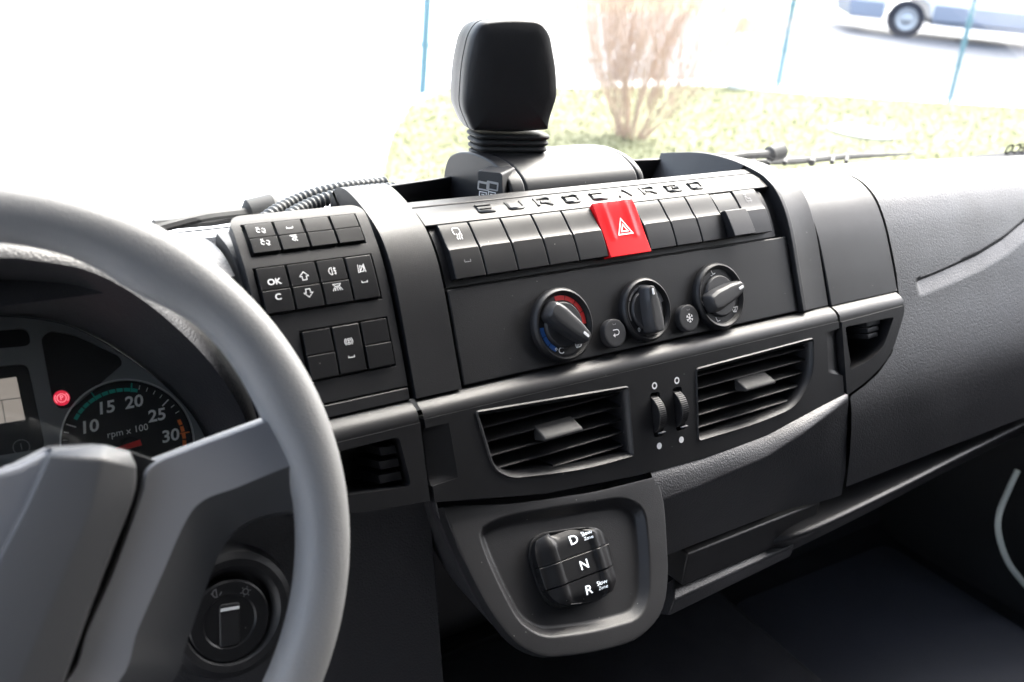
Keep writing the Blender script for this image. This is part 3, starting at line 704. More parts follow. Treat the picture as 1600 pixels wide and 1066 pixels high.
obj('body', rings(lambda u, v, h: GP(u, v, 0) + Vector((0, -h*.80, h*.35)) if h > -.006 else GP(u, v, 0) + Vector((0, -h*.9, h*.15)), [(back, -.09), (inset(SH2, -.0006), -.03), (inset(SH2, -.0012), -.016), (inset(SH2, .0002), -.0125)], cap1=False), 'grain', gear, sharp=60)
bt = [(836, 846), (850, 834), (915, 824), (938, 828), (950, 848), (962, 905), (958, 922), (940, 936), (890, 947), (868, 945), (852, 925), (834, 868)]
BT = rpoly(GP.px(bt, .0), .010, 3)
if area2(BT) < 0: BT = BT[::-1]
vmin, vmax = min(p[1] for p in BT), max(p[1] for p in BT); umid = sum(p[0] for p in BT)/len(BT)
obj('button_base', slab(GP, inset(BT, -.0015), -.012, -.0055, .001), 'dark', gear)
def clip_poly(P, v0, v1):
    def half(P, v, keep_above):
        out = []
        for i in range(len(P)):
            a, b = P[i-1], P[i]; ia, ib = (a[1] >= v) == keep_above, (b[1] >= v) == keep_above
            if ia != ib: t = (v-a[1])/(b[1]-a[1]); out.append((a[0]+(b[0]-a[0])*t, v))
            if ib: out.append(b)
        return out
    return half(half(P, v0, True), v1, False)
dv = (vmax-vmin)
cuts = [vmin-.01, vmin+dv*.335, vmin+dv*.625, vmax+.01]
def smooth(a, b, x): t = min(1, max(0, (x-a)/(b-a))); return t*t*(3-2*t)
def dome(u, v, h):
    a = abs(u-umid)/.038; b = abs(v-(vmin+vmax)/2)/(dv/2)
    return GP(u, v, h + .0060 + .0022*smooth(.46, .56, a) - .0062*smooth(.62, 1.0, a) - .0045*smooth(.62, 1.02, b))
for k, (ch, lab) in enumerate((('R', 'button marked R with slow mode lettering'), ('N', 'middle button marked N'), ('D', 'button marked D with slow mode lettering'))):
    P = clip_poly(BT, cuts[k]+.0004, cuts[k+1]-.0004)
    us = sorted(set(lin(min(p[0] for p in P), max(p[0] for p in P), 34))); pv0, pv1 = max(vmin, cuts[k]+.0004), min(vmax, cuts[k+1]-.0004)
    V, Fc = [], []; rowsn = 9
    for j in range(rowsn):
        v = pv0 + (pv1-pv0)*min(.999, max(.001, j/(rowsn-1))); r = clip_x(P, v) or (umid, umid)
        for i in range(60): V.append(dome(r[0]+(r[1]-r[0])*i/59, v, .0))
    for j in range(rowsn-1):
        for i in range(59): Fc.append((60*j+i, 60*j+i+1, 60*j+61+i, 60*j+60+i))
    loop = [i for i in range(60)] + [60*j+59 for j in range(1, rowsn)] + [60*(rowsn-1)+i for i in range(58, -1, -1)] + [60*j for j in range(rowsn-2, 0, -1)]
    n0 = len(V); base = [GP(*[(V[i]-GP.o).dot(GP.u), (V[i]-GP.o).dot(GP.v)], -.008) for i in loop]; V += base
    Fc += [(loop[i], loop[(i+1) % len(loop)], n0+(i+1) % len(loop), n0+i) for i in range(len(loop))]
    b = obj('selector_button', (V, Fc), 'gloss', gear, bevel=.0006, sharp=25, label=lab)
    vm = (max(pv0, vmin)+min(pv1, vmax))/2; um = umid + .004
    fl = lambda u, v, h: dome(u, v, 0) + GP.n*h
    T = text(fl, ch, um-(.003 if ch != 'N' else 0), vm, .0112, .0012, bold=.0001, wide=1.2)
    if ch != 'N': T = join(T, text(fl, 'Slow', um+.0120, vm+.0022, .0054, .0012), text(fl, 'Zone', um+.0125, vm-.0022, .0042, .0012))
    obj('lettering', T, 'glow', b)

# ================================================================== INSTRUMENT CLUSTER
clu = thing('instrument_cluster', (.12, .73, -.45), 'grey instrument cluster with rev counter behind the steering wheel', 'instrument cluster')
uvB = [CL.uv(*p) for p in ringB]
FB = [tuple(q) for q in catmull([Vector(q) for q in uvB], 4)]
tri = rpoly(CL.px([(64, 528), (78, 516), (120, 524), (188, 556), (193, 568), (115, 636), (92, 640), (82, 625)]), .006, 3)
dsp = rpoly(CL.px([(-220, 590), (44, 568), (72, 700), (-200, 745)]), .006, 3)
pill = rpoly(CL.px([(-180, 528), (44, 512), (50, 540), (-176, 560)]), .008, 4)
gc = CL.uv(202, 690); GR = .0515
gh = [(gc[0]+GR*math.cos(2*math.pi*i/64), gc[1]+GR*math.sin(2*math.pi*i/64)) for i in range(64)]
obj('face_plate', fill_holes(CL, FB, [tri, dsp, pill, gh], 0, -.01, -.006), 'face', clu, sharp=40)
for nm, P, dpt in (('lamp_field', tri, -.003), ('info_field', pill, -.003), ('display', dsp, -.0025)):
    q = obj(nm, rings(CL, [(P, dpt)], cap1=True), 'dial', clu)
    if nm == 'display':
        obj('screen', rings(CL, [(CL.px([(-160, 612), (26, 588), (40, 655), (-150, 685)]), -.002)], cap1=True), 'screen', q, label='lit beige screen area')
        obj('screen_lines', stroke(CL, [CL.px([(-160, 645), (33, 621)]), CL.px([(3, 625), (9, 660)])], .0006, -.0017), 'grey', q)
        c = CL.uv(34, 698); obj('icon', stroke(CL, [arc(c[0], c[1], .0058, 0, 360, 24), [(c[0], c[1]-.002), (c[0], c[1]+.003)]], .0006, -.0021), 'grey', q)
    if nm == 'lamp_field':
        c = CL.uv(97, 621)
        lm = obj('warning_lamp', disc(CL, c[0], c[1], .0062, -.0024, 24), 'lamp', q, label='lit red parking brake lamp')
        obj('icon', join(text(CL, 'P', c[0], c[1], .0055, -.0021, bold=.0001), stroke(CL, [arc(c[0], c[1], .0034, 0, 360, 20), arc(c[0], c[1], .0050, 140, 220), arc(c[0], c[1], .0050, -40, 40)], .0007, -.0021)), 'lampw', lm)
obj('cover_lens', rings(CL, [(inset(FB, .001), .010)], cap1=True), M['glass'], clu, solid=-1)
gau = obj('rev_counter', lathe(CL, gc[0], gc[1], [(GR, .0), (GR-.0006, -.005), (.0005, -.005)], 64), 'dial', clu, label='round rev counter reading in hundreds')
obj('dial_ring', lathe(CL, gc[0], gc[1], [(GR+.0006, .0), (GR+.0003, .0007), (GR-.0007, .0007), (GR-.0009, -.001)], 64, cap=False), 'silver', gau)
ang = lambda px, py: math.degrees(math.atan2(CL.uv(px, py)[1]-gc[1], CL.uv(px, py)[0]-gc[0]))
GA = lambda val: ang(118, 665) + (ang(283, 676) - ang(118, 665))*(val-10)/20
pol = lambda r, d: (gc[0]+r*math.cos(R_(d)), gc[1]+r*math.sin(R_(d)))
tick = lambda d, a, b, w_: stroke(CL, [[pol(a*GR, d), pol(b*GR, d)]], w_, -.0046)
for v in (7, 8, 9, 10, 21, 22, 23, 24, 25, 26, 27): obj('tick_mark', tick(GA(v), .88 if v % 5 else .80, .95, .0006 if v % 5 else .001), 'white', gau)
obj('green_band', join(*[stroke(CL, [arc(gc[0], gc[1], .855*GR, GA(v), GA(v+.85), 4)], .0030, -.0046) for v in range(11, 21)], *[tick(GA(v), .82, .97, .0011) for v in (15, 20)]), 'greenp', gau)
obj('orange_band', join(*[stroke(CL, [arc(gc[0], gc[1], .87*GR, GA(v), GA(v+.8), 4)], .0030, -.0046) for v in (28, 29, 30, 31)], tick(GA(30), .82, .97, .0011)), 'orangep', gau)
for s_, p in (('10', (138, 668)), ('15', (164, 638)), ('20', (208, 629)), ('25', (244, 650)), ('30', (265, 682))):
    obj('numeral', text(CL, s_, *CL.uv(*p, -.005), .0138, -.0046, shear=.18, wide=1.08, bold=.0003), 'white', gau)
obj('lettering', text(CL, 'rpm x 100', *CL.uv(199, 674, -.005), .0078, -.0046, shear=.12), 'white', gau)
na = ang(150, 706)
nc, ns = math.cos(R_(na)), math.sin(R_(na)); nd = CL.uv(204, 697)
NF = lambda u, v, h: CL(nd[0]+nc*u-ns*v, nd[1]+ns*u+nc*v, h)
obj('needle', slab(NF, [(-.008, -.0024), (.040, -.0012), (.040, .0012), (-.008, .0024)], .0015, .0030, .0004), 'redp', gau)
obj('needle_cap', lathe(NF, 0, 0, [(.0075, -.005), (.0072, .001), (.0062, .0014), (.0005, .0014)], 28), 'rubber', gau)

# ================================================================== LIGHT SWITCH
LSP = Plane(ray(358, 970)*(.612/ray(358, 970).y), 20)
ls = thing('light_switch', LSP(0, -.03), 'round black headlight switch with a white pointer below the wheel rim', 'switch')
obj('bezel', lathe(LSP, .003, .004, [(.052, -.012), (.048, .001), (.043, .004), (.038, .003), (.0345, -.001), (.032, -.003)], 56, cap=False), 'satin', ls)
kn = obj('rotary_knob', lathe(LSP, 0, 0, [(.032, -.006), (.0315, .001), (.0300, .0022), (.021, .0022), (.0195, .001), (.0005, .001)], 48), 'gloss', ls)
th_ = -8
LF = lambda u, v, h: LSP(u*math.cos(R_(th_))-v*math.sin(R_(th_)), u*math.sin(R_(th_))+v*math.cos(R_(th_)), h)
obj('grip', rings(LF, [(rpoly([(-.0085, -.020), (.0085, -.020), (.0085, .0145), (-.0085, .0145)], .003, 3), .0), (rpoly([(-.0075, -.019), (.0075, -.019), (.0075, .0125), (-.0075, .0125)], .003, 3), .0022)], cap1=True), 'dark', kn, bevel=.0008)
obj('pointer', slab(LF, [(-.0072, .0085), (.0072, .0085), (.0072, .0108), (-.0072, .0108)], .0012, .0029, .0003), 'white', kn)
obj('icon', join(stroke(LSP, [arc(-.0070, .0245, .0030, 90, 270)+[(-.0070, .0275)], [(-.0085, .0215), (-.0110, .0255)], [(-.0050, .0222), (-.0030, .0245)]], .0007, .0026), stroke(LSP, [arc(.0150, .0190, .0022, 0, 360)] + [[(.0150+.003*math.cos(R_(d)), .0190+.003*math.sin(R_(d))), (.0150+.0042*math.cos(R_(d)), .0190+.0042*math.sin(R_(d)))] for d in range(0, 360, 60)], .0006, .0026)), 'grey', kn)

# ================================================================== STEERING WHEEL
WP = Plane((.0625, .5112, -.3455), 25)
wheel = thing('steering_wheel', WP(0, -.21), 'grey black steering wheel with smooth thick rim in the left foreground', 'steering wheel')
N = 160; V, Fc = [], []; nr = 28
for i in range(N):
    a = 2*math.pi*i/N; d = math.degrees(a)
    bump = math.exp(-((d-52)/9)**2) + math.exp(-((d-128)/9)**2)
    sp = math.exp(-((d-17)/13)**2) + math.exp(-((d-163)/13)**2)
    rc = .1920; ctr = (rc*math.cos(a), rc*math.sin(a))
    for k in range(nr):
        b = 2*math.pi*k/nr
        ru, rh = .0170 + .0012*bump, .0158
        if math.cos(b) < 0: ru += .0045*bump + .004*sp
        cu = math.copysign(abs(math.cos(b))**.92, math.cos(b))*ru; ch = math.copysign(abs(math.sin(b))**.92, math.sin(b))*rh
        V.append(WP(ctr[0]+cu*math.cos(a), ctr[1]+cu*math.sin(a), ch))
for i in range(N):
    j = (i+1) % N
    for k in range(nr): Fc.append((i*nr+k, i*nr+(k+1) % nr, j*nr+(k+1) % nr, j*nr+k))
obj('rim', (V, Fc), 'rim', wheel, sharp=60)
hp = lambda pts, h: [WP(*WP.uv(*p, h), h) for p in pts]
# grey spoke; shade of its down-facing flank is put into a darker plastic
edge_top = [(120, 752), (215, 745), (290, 722), (345, 697), (395, 675), (470, 640)]
edge_mid = [(60, 1180), (185, 1066), (215, 985), (252, 900), (290, 815), (318, 782), (370, 762), (428, 738), (470, 722)]
edge_low = [(150, 1180), (268, 1066), (290, 1010), (318, 930), (345, 862), (372, 826), (405, 808), (440, 800), (475, 795)]
edge_in = [(-40, 1180), (104, 1066), (138, 985), (176, 900), (208, 815), (224, 770), (238, 730), (300, 702), (470, 640)]
def strip2(A, ha, B, hb, n=6):
    a, b = catmull([WP.uv(*p, ha) + (ha,) for p in A], n), catmull([WP.uv(*p, hb) + (hb,) for p in B], n)
    V = [WP(*p) for p in a] + [WP(*p) for p in b]; m = len(a)
    return V, [(i, i+1, m+i+1, m+i) for i in range(m-1)]
obj('spoke', join(strip2(edge_in, .004, edge_mid, .006), strip2(edge_in, .004, [(p[0]-20, p[1]-2) for p in edge_in], -.03)), 'spoke', wheel, sharp=60, label='light grey spoke running to the rim')
obj('spoke_flank', join(strip2(edge_mid, .006, edge_low, -.010), strip2(edge_low, -.010, [(p[0]-4, p[1]+6) for p in edge_low], -.035)), 'hub', wheel, sharp=60, label='lower flank of the spoke, coloured dark for shade')
# hub layer and raised pad
obj('hub_base', rings(lambda u, v, h: WP(u, v, h), [(WP.px([(-400, 860), (-60, 752), (30, 728), (82, 702), (150, 702), (150, 760), (20, 1066), (-20, 1180), (-400, 1180)], -.004), -.03), (WP.px([(-400, 860), (-60, 752), (30, 728), (82, 702), (150, 702), (150, 760), (20, 1066), (-20, 1180), (-400, 1180)], -.004), -.004)], cap1=True), 'spoke', wheel, bevel=.004, seg=3)
obj('hub_gap', slab(WP, WP.px([(120, 704), (196, 702), (250, 722), (250, 770), (120, 1066), (80, 1180), (-60, 1180), (60, 900)], -.008), -.03, -.008, .001), 'dark', wheel)
pl_, pc_, pr_ = [(76, 712), (40, 790), (0, 868), (-60, 985), (-150, 1180)], [(160, 716), (140, 800), (108, 880), (64, 985), (-20, 1180)], [(212, 728), (208, 775), (172, 868), (128, 985), (60, 1180)]
tp = [(84, 700), (165, 695), (203, 706)]
pad = join(strip2(pl_, .020, pc_, .026), strip2(pc_, .026, pr_, .020), strip2(pr_, .020, [(p[0]+1, p[1]+2) for p in pr_], -.012), strip2(pl_, .020, [(p[0]-6, p[1]) for p in pl_], -.012))
a_, b_, c_ = WP(*WP.uv(*pl_[0], .02), .02), WP(*WP.uv(*pc_[0], .026), .026), WP(*WP.uv(*pr_[0], .02), .02)
d_, e_, f_ = [WP(*WP.uv(*p, .012), .012) for p in tp]
g_, h_, i_ = [q - WP.n*.03 for q in (d_, e_, f_)]
pad = join(pad, ([a_, b_, c_, d_, e_, f_, g_, h_, i_], [(0, 1, 4, 3), (1, 2, 5, 4), (3, 4, 7, 6), (4, 5, 8, 7)]))
po = obj('hub_pad', pad, 'hub', wheel, sharp=18)
bm = bmesh.new(); bm.from_mesh(po.data); bmesh.ops.remove_doubles(bm, verts=bm.verts, dist=.0006); bmesh.ops.recalc_face_normals(bm, faces=bm.faces); bm.to_mesh(po.data); bm.free()
bv = po.modifiers.new('bevel', 'BEVEL'); bv.width = .005; bv.segments = 3; bv.limit_method = 'ANGLE'; bv.angle_limit = R_(20)
obj('column', tube([WP(0, 0, -.02), WP(0, -.01, -.20)], [.055, .06], 24), 'dark', wheel)

# ================================================================== POD ON THE DASH TOP
POD = Plane((.606, .812, -.150), 4, 16)
pod = thing('sensor_pod', (.62, .81, -.30), 'upright black plastic pod on ribbed bellows, standing on the dash top', 'dash pod')
po_px = [(752, 34), (800, 29), (846, 32), (862, 52), (872, 110), (873, 152), (866, 172), (861, 188), (859, 204), (797, 208), (740, 205), (734, 192), (726, 172), (724, 158), (728, 100), (738, 55)]
PO = rpoly(POD.px(po_px), [.012, .03, .012, .014, .02, .008, .006, .006, .003, .01, .003, .006, .006, .01, .02, .014], 4)
if area2(PO) < 0: PO = PO[::-1]
cpo = (sum(p[0] for p in PO)/len(PO), sum(p[1] for p in PO)/len(PO))
sc_ = lambda q, k: [((p[0]-cpo[0])*k+cpo[0], (p[1]-cpo[1])*k+cpo[1]) for p in q]
obj('front_cover', rings(POD, [(PO, -.014), (PO, -.006), (inset(PO, .0012), -.002), (inset(PO, .0035), .0005), (sc_(inset(PO, .0035), .8), .0035), (sc_(inset(PO, .0035), .4), .005)], cap1=True), 'satin', pod, sharp=50)
obj('rear_shell', rings(POD, [(sc_(PO, .88), -.062), (sc_(PO, .95), -.052), (inset(PO, .001), -.036), (inset(PO, .0005), -.0145)], cap0=True, cap1=True), 'satin', pod, sharp=40)
obj('mid_shell', rings(POD, [(inset(PO, .0018), -.0300), (inset(PO, -.0004), -.0290), (inset(PO, -.0004), -.0150), (inset(PO, .0018), -.0144)], cap0=True, cap1=True), 'satin', pod, sharp=40)
c0, c1 = POD.uv(739, 210, -.02), POD.uv(856, 210, -.02)
zt = POD(0, c0[1]).z; cx = (c0[0]+c1[0])/2; hw = (c1[0]-c0[0])/2
for k in range(4):
    z = -.0005 - .0062*k; vb_ = c0[1] + z
    P = rpoly([(cx-hw+.001*k, -.050), (cx+hw-.001*k, -.050), (cx+hw-.001*k, -.006), (cx-hw+.001*k, -.006)], .012, 4)
    fb = lambda u, d, h, v0=vb_: POD(u, v0+h, d)
    obj('bellows_ring', rings(fb, [(inset(P, .003), -.0030), (inset(P, .0006), -.0016), (P, 0), (inset(P, .0006), .0016), (inset(P, .003), .0030)], cap0=True, cap1=True), 'rubber', pod, sharp=40)
hump = Profile([(.7545, -.30), (.7550, -.262), (.760, -.243), (.772, -.2335), (.793, -.2270), (.826, -.2262), (.858, -.2335), (.874, -.250), (.878, -.30)], 5)
n_h = 44; hs_ = lin(0, hump.S[-1], n_h)
def hump_ext(x0, x1, dh=0):
    V, Fc = [], []
    ring_x = ((x0, dh-.0025), (x0+.0012, dh-.0006), (x0+.003, dh), (x1-.003, dh), (x1-.0012, dh-.0006), (x1, dh-.0025))
    for x, h in ring_x: V += [hump(x, s, h) for s in hs_]
    m = n_h+1
    for k in range(5): Fc += [(k*m+i, k*m+i+1, (k+1)*m+i+1, (k+1)*m+i) for i in range(n_h)]
    Fc += [tuple(range(m)), tuple(range(5*m, 6*m))[::-1]]
    return V, Fc
obj('base', hump_ext(.592, .738), 'satin', pod, sharp=40)
obj('base_frame', hump_ext(.5735, .5915, .0008), 'satin', pod, sharp=40)
obj('base_frame', hump_ext(.7385, .748, -.001), 'satin', pod, sharp=40)
# USB sockets on the left end of the base
EF = Plane((.560, .768, -.250), 0, 58)
usb = thing('usb_socket_panel', EF(0, -.02), 'small grey plate with two USB sockets on the pod base', 'socket panel')
up_ = rpoly(EF.px([(747, 266), (786, 270), (787, 309), (750, 312)]), .003, 3)
obj('plate', slab(EF, up_, -.030, .002, .0006), 'knob', usb)
for p in ((757, 290), (771, 290)):
    c = EF.uv(*p)
    pt = obj('usb_port', fill_holes(EF, rpoly([(c[0]-.0060, c[1]-.0042), (c[0]+.0060, c[1]-.0042), (c[0]+.0060, c[1]+.0042), (c[0]-.0060, c[1]+.0042)], .001, 2), [[(c[0]-.0046, c[1]-.0030), (c[0]+.0046, c[1]-.0030), (c[0]+.0046, c[1]+.0022), (c[0]-.0046, c[1]+.0022)]], .0027, .0015, .0015), 'silver', usb)
    obj('icon', stroke(EF, [[(c[0]-.0035, c[1]-.0105), (c[0]+.0035, c[1]-.0105), (c[0]+.0035, c[1]-.0060), (c[0]-.0035, c[1]-.0060), (c[0]-.0035, c[1]-.0105)], [(c[0]-.0015, c[1]-.0082), (c[0]+.0015, c[1]-.0082)]], .0009, .0024), 'white', pt)

# ================================================================== HOSES
for k, (pts, lab) in enumerate((([(.335, .815, -.290), (.352, .822, -.272), (.395, .842, -.2625), (.44, .846, -.2560), (.49, .850, -.2560)], 'upper grey corrugated hose behind the switch block'),
                                ([(.345, .800, -.290), (.362, .806, -.270), (.402, .824, -.2610), (.44, .828, -.2560), (.49, .830, -.2560)], 'lower grey corrugated hose, nearer the switch block'))):
    path = catmull([Vector(p) for p in pts], 40); L = [0]
    for a, b in zip(path, path[1:]): L.append(L[-1]+(b-a).length)
    h_ = obj('corrugated_hose', tube(path, [(.0062) + .0008*math.sin(2*math.pi*t/.0056) for t in L], 12), 'hose', None, sharp=80)
    tag(h_, lab, 'hose', 'hoses behind the switch block')

# ================================================================== WIPERS, WINDSCREEN
def Yp(px, py, y): r = ray(px, py); return r*(y/r.y)
def wiper(a, b, cap, blade, lab):
    t = thing('windscreen_wiper', cap, lab, 'wiper', 'wipers resting below the windscreen')
    obj('arm', tube(catmull([a, a.lerp(b, .5)+Vector((0, 0, .004)), b], 6), [.0055]*13, 8), 'rubber', t)
    obj('pivot_cap', tube([cap+Vector((-.016, 0, -.004)), cap+Vector((-.014, 0, 0)), cap+Vector((.012, 0, .003)), cap+Vector((.016, 0, 0))], [.008, .0125, .0135, .010], 20), 'rubber', t, sharp=30)
    obj('blade', tube(blade, [.004, .006, .006, .003][:len(blade)], 6), 'rubber', t)
wiper(Yp(395, 331, 1.06), Yp(238, 360, 1.02), Yp(407, 327, 1.06), [Yp(400, 337, 1.06), Yp(330, 345, 1.06), Yp(240, 352, 1.05)], 'black wiper at the left, end cap beside the hoses')
wiper(Yp(1205, 240, 1.06), Yp(1110, 254, 1.05), Yp(1212, 240, 1.06), [Yp(1215, 243, 1.06), Yp(1165, 243, 1.07), Yp(1115, 246, 1.08)], 'black wiper at the right, beyond the console')
grl = thing('cowl_grille', Yp(1270, 252, 1.07), 'thin dark cowl strip with short ribs along the windscreen foot', 'grille')
obj('strip', tube([Yp(1135, 255, 1.07), Yp(1240, 252, 1.08), Yp(1340, 243.5, 1.09), Yp(1430, 240, 1.10)], [.0035, .0055, .005, .0015], 6), 'rubber', grl)
for k, x in enumerate((1176, 1200, 1226, 1268, 1300, 1322)):
    obj('rib', tube([Yp(x, 257-k*.7, 1.07), Yp(x+2, 247-k*.9, 1.09)], [.004+.002*(k in (3,))]*2, 6), 'rubber', grl)
ws = thing('windscreen', (.6, 1.02, -.36), 'clear windscreen with small mirrored lettering at the right', 'windscreen')
WSP = Plane((.6, 1.035, -.345), 0); WSP.n = Vector((0, -math.cos(R_(14)), -math.sin(R_(14)))); WSP.v = Vector((0, -math.sin(R_(14)), math.cos(R_(14))))
obj('pane', rings(WSP, [([(-1.55, -.02), (1.75, -.02), (1.75, 1.05), (-1.55, 1.05)], 0)], cap1=True), M['glass'], ws, solid=-1)
c = WSP.uv(1592, 232); obj('lettering', text(WSP, 'IVECO', c[0], c[1], .030, .002, wide=1.3, mirror=True, bold=.001), 'rubber', ws)

# ================================================================== CAB AROUND THE DASH
def structure(o): o['kind'] = 'structure'; return o
structure(obj('cab_floor', box(-.95, 2.10, -1.2, 1.05, -1.20, -1.14), 'carpet'))
structure(obj('firewall', box(-.95, 2.10, 1.0, 1.05, -1.14, -.36), 'carpet'))
structure(obj('cab_rear_wall', box(-.95, 2.10, -1.25, -1.20, -1.20, .80), 'lining'))  # unseen, added so daylight comes in only by the openings
structure(obj('cab_roof', box(-.95, 2.10, -1.25, .70, .76, .82), 'lining'))  # unseen, added to shade the dash and footwell from above
structure(obj('door_wall_left', box(-1.0, -.95, -1.25, -.45, -1.20, .80), 'lining'))   # unseen, added for the daylight; the driver's door stands open
dr = structure(obj('door_wall_right', join(box(2.10, 2.15, -1.25, 1.05, -1.20, -.26), box(2.10, 2.15, -1.25, -.12, -.26, .80)), 'dark'))  # unseen, added; its window opening is sized for the side light
mt = obj('floor_mat', slab(lambda u, v, h: Vector((u, v, h)), rpoly([(1.12, .20), (1.72, .20), (1.75, .93), (1.30, .95)], .04, 4), -1.139, -1.128, .004), 'mat_')
tag(mt, 'dark rubber mat on the passenger footwell floor', 'floor mat')
tn = obj('floor_tunnel', slab(lambda u, v, h: Vector((u, v, h)), rpoly([(.45, -.6), (1.06, -.6), (1.22, 1.0), (.45, 1.0)], .03, 4), -1.139, -1.03, .02), 'carpet')
tag(tn, 'dark carpeted floor hump below the gear selector', 'floor hump')
hd = [Yp(1590, 735, .72), Yp(1576, 765, .715), Yp(1562, 800, .70), Yp(1560, 832, .69), Yp(1572, 872, .675), Yp(1592, 902, .66), Yp(1630, 945, .64)]
gh_ = obj('grab_handle', tube(catmull(hd, 6), .0055, 10), 'pale', None); tag(gh_, 'pale curved tube at the right edge of the footwell', 'handle')
stm = obj('side_trim', slab(lambda u, v, h: Vector((h, u, v)), rpoly([(.20, -1.13), (.98, -1.13), (.98, -.70), (.78, -.72), (.60, -.98)], .06, 4), 1.78, 2.09, .02), 'dark'); tag(stm, 'dark side trim beside the passenger footwell', 'trim')

# ================================================================== OUTSIDE
GZ = -EYE.z
def ground(px, py, z=GZ): r = ray(px, py); return r*(z/r.z)
def sheet(name, pts, z, m): return structure(obj(name, ([(p[0], p[1], z) for p in pts], [tuple(range(len(pts)))]), m))
sheet('yard', [(-150, -40), (200, -40), (200, 200), (-150, 200)], GZ, 'concrete')
lawn_px = [(590, 300), (612, 215), (640, 168), (700, 140), (900, 140), (1100, 135), (1250, 148), (1480, 163), (1640, 172)]
LW = [ground(*p).xy for p in lawn_px] + [Vector((14, 2.5)), Vector((4, 2.5)), Vector((3.6, 6))]
sheet('lawn', [tuple(p) for p in LW], GZ+.02, 'soil')
RDN = [ground(*p).xy for p in ((900, 128), (1150, 122), (1300, 140), (1700, 172))]; RDF = [ground(*p).xy for p in ((1700, -10), (1330, 24), (1150, 24), (900, 18))]
sheet('road', [tuple(p) for p in RDN+RDF], GZ+.015, 'asphalt')
sheet('verge', [tuple(p) for p in (RDF[1:] + [Vector((60, 110)), Vector((90, 60))])], GZ+.012, 'soil')
VV, FF = [], []
def inpoly(x, y, P):
    c = False
    for i in range(len(P)):
        a, b = P[i-1], P[i]
        if (a[1] > y) != (b[1] > y) and x < (b[0]-a[0])*(y-a[1])/(b[1]-a[1])+a[0]: c = not c
    return c
xs_ = [p[0] for p in LW]; ys_ = [p[1] for p in LW]; n = 0
while n < 60000:
    x, y = random.uniform(min(xs_), max(xs_)), random.uniform(min(ys_), max(ys_)); n += 1
    if not inpoly(x, y, LW): continue
    h = random.uniform(.012, .04); a = random.uniform(0, 6.28); dx, dy = .009*math.cos(a), .009*math.sin(a); b = random.uniform(-.05, .05); e = random.uniform(-.05, .05)
    k = len(VV); VV += [(x-dx, y-dy, GZ+.02), (x+dx, y+dy, GZ+.02), (x+b, y+e, GZ+.02+h)]; FF.append((k, k+1, k+2))
g = obj('grass', (VV, FF), 'blade', None, solid=-1); g['kind'] = 'stuff'; g['label'] = 'pale green grass of the lawn outside'; g['category'] = 'grass'
mh = obj('manhole_cover', lathe(lambda u, v, h: Vector((u, v, h)), ground(1345, 212).x, ground(1345, 212).y, [(.36, GZ), (.36, GZ+.05), (.33, GZ+.06), (.30, GZ+.055), (.001, GZ+.055)], 32), 'iron', None); tag(mh, 'round pale manhole cover in the lawn', 'manhole cover')
for p, q, lab in (((660, 145), (669, -10), 'blue fence post left of the pod'), ((1215, 137), (1241, -10), 'blue fence post in the middle, right of the bare shrub'), ((1483, 160), (1526, -10), 'blue fence post at the right, in front of the van')):
    b = ground(*p); r = .045 if p[0] == 660 else .036
    fp = thing('fence_post', b, lab, 'fence post', 'blue fence posts beyond the lawn')
    obj('pole', tube([b, b+Vector((0, 0, 2.4))], r, 10), 'post', fp)
    for z in (.5, 1.1, 1.7): obj('clamp', tube([b+Vector((0, 0, z)), b+Vector((0, 0, z+.05))], r+.012, 10), 'post', fp)
    obj('cap', lathe(lambda u, v, h: b+Vector((u, v, h)), 0, 0, [(r+.008, 2.38), (r+.008, 2.42), (.01, 2.45)], 12), 'post', fp)
# bare shrub
bb = ground(985, 218); bush = thing('bare_shrub', bb, 'bare beige shrub of thin twigs on the lawn', 'shrub')
V, Fc = [], []
def twig(p, d, L, r, depth):
    k = len(V); q = p; steps = 4; P = [p]
    for i in range(steps):
        d = (d + Vector((random.uniform(-.22, .22), random.uniform(-.22, .22), random.uniform(-.05, .2)))).normalized(); q = q + d*(L/steps); P.append(q)
    for i, c in enumerate(P):
        rr = r*(1-.75*i/steps)
        for a in (0, 2.09, 4.19): V.append(c + Vector((rr*math.cos(a), rr*math.sin(a), 0)))
    for i in range(steps):
        for a in range(3): Fc.append((k+3*i+a, k+3*i+(a+1) % 3, k+3*i+3+(a+1) % 3, k+3*i+3+a))
    if depth:
        for i in range(1, steps+1):
            for _ in range(2): twig(P[i], (d + Vector((random.uniform(-.7, .7), random.uniform(-.7, .7), random.uniform(0, .5)))).normalized(), L*.5, r*.5, depth-1)
for i in range(40):
    a = random.uniform(0, 6.28); s_ = random.uniform(.05, .95)
    twig(bb + Vector((.12*math.cos(a), .12*math.sin(a), 0)), Vector((s_*math.cos(a), s_*math.sin(a), 1)).normalized(), random.uniform(1.1, 1.8), .011, 2)
obj('branches', (V, Fc), 'twig', bush, solid=-1)
mk = ground(1152, 140); mp = thing('marker_post', mk, 'short white marker post with an orange top by the kerb', 'marker post')
obj('post', slab(lambda u, v, h: mk+Vector((u, v, h)), rpoly([(-.14, -.10), (.14, -.10), (.14, .10), (-.14, .10)], .04, 3), 0, .75, .02), 'vwhite', mp)
obj('top', slab(lambda u, v, h: mk+Vector((u, v, h)), rpoly([(-.13, -.09), (.13, -.09), (.13, .09), (-.13, .09)], .04, 3), .751, .95, .03), 'peach', mp)
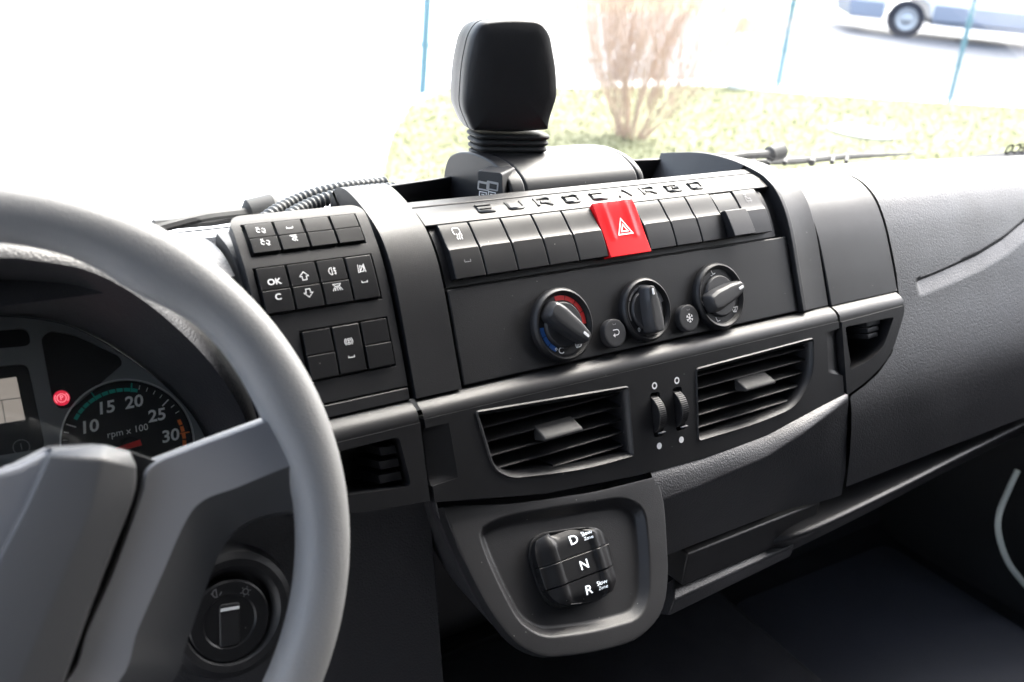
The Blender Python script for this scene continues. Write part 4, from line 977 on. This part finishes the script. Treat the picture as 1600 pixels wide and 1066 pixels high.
# van beyond the road
wb = ground(1413, 60); ax = (ground(1640, 84) - wb); ax.z = 0; ax.normalize(); nx = Vector((ax.y, -ax.x, 0))
if nx.dot(-wb) < 0: nx = -nx
VS = 1.22
vm = lambda l, w_, z: wb + ax*(l*VS) + nx*((w_-.15)*VS) + Vector((0, 0, z*VS))
van = thing('parked_van', wb, 'white van with grey lower cladding beyond the fence', 'van')
side = [(-1.05, .35), (-1.12, .75), (-1.0, 1.05), (-.15, 1.30), (.55, 2.25), (.9, 2.45), (5.2, 2.45), (5.3, 2.2), (5.3, .40), (3.95, .38), (3.85, .72), (3.4, .82), (2.95, .72), (2.85, .38), (.45, .38), (.36, .65), (0, .80), (-.36, .65), (-.45, .36)]
def extr(P, w0, w1):
    n = len(P); return [vm(p[0], w0, p[1]) for p in P] + [vm(p[0], w1, p[1]) for p in P], [tuple(range(n))[::-1], tuple(range(n, 2*n))] + [(i, (i+1) % n, n+(i+1) % n, n+i) for i in range(n)]
obj('body', extr(side, -1.85, 0), 'vwhite', van, bevel=.05, seg=3)
obj('cladding', extr([(.46, .36), (2.84, .36), (2.84, .66), (.46, .66)], -.1, .02), 'vgrey', van, bevel=.02)
obj('cladding', extr([(3.96, .36), (5.28, .38), (5.28, .66), (3.96, .66)], -.1, .02), 'vgrey', van, bevel=.02)
obj('bumper', extr([(-1.08, .30), (-1.15, .62), (-.46, .62), (-.46, .30)], -1.85, .02), 'vgrey', van, bevel=.04)
obj('headlight', extr([(-1.09, .74), (-1.03, .98), (-.72, 1.06), (-.78, .80)], -.35, .015), 'lens', van, bevel=.03)
obj('window', extr([(.05, 1.38), (.62, 2.12), (1.25, 2.12), (1.25, 1.38)], -.1, .012), 'vglass', van)
obj('sill', extr([(.5, .28), (2.8, .28), (2.8, .35), (.5, .35)], -1.7, -.05), 'vgrey', van)
for l in (0, 3.4):
    wf = lambda u, v, h, l=l: vm(l+u, h, .34+v)
    ty = obj('wheel', lathe(wf, 0, 0, [(.20, -.25), (.33, -.24), (.345, -.20), (.345, -.06), (.33, -.02), (.24, -.01), (.22, -.03)], 28), 'tyre', van)
    obj('rim', lathe(wf, 0, 0, [(.22, -.03), (.20, -.015), (.12, -.03), (.07, -.005), (.01, -.002)], 24), 'alloy', ty)
for k in range(2):
    pass
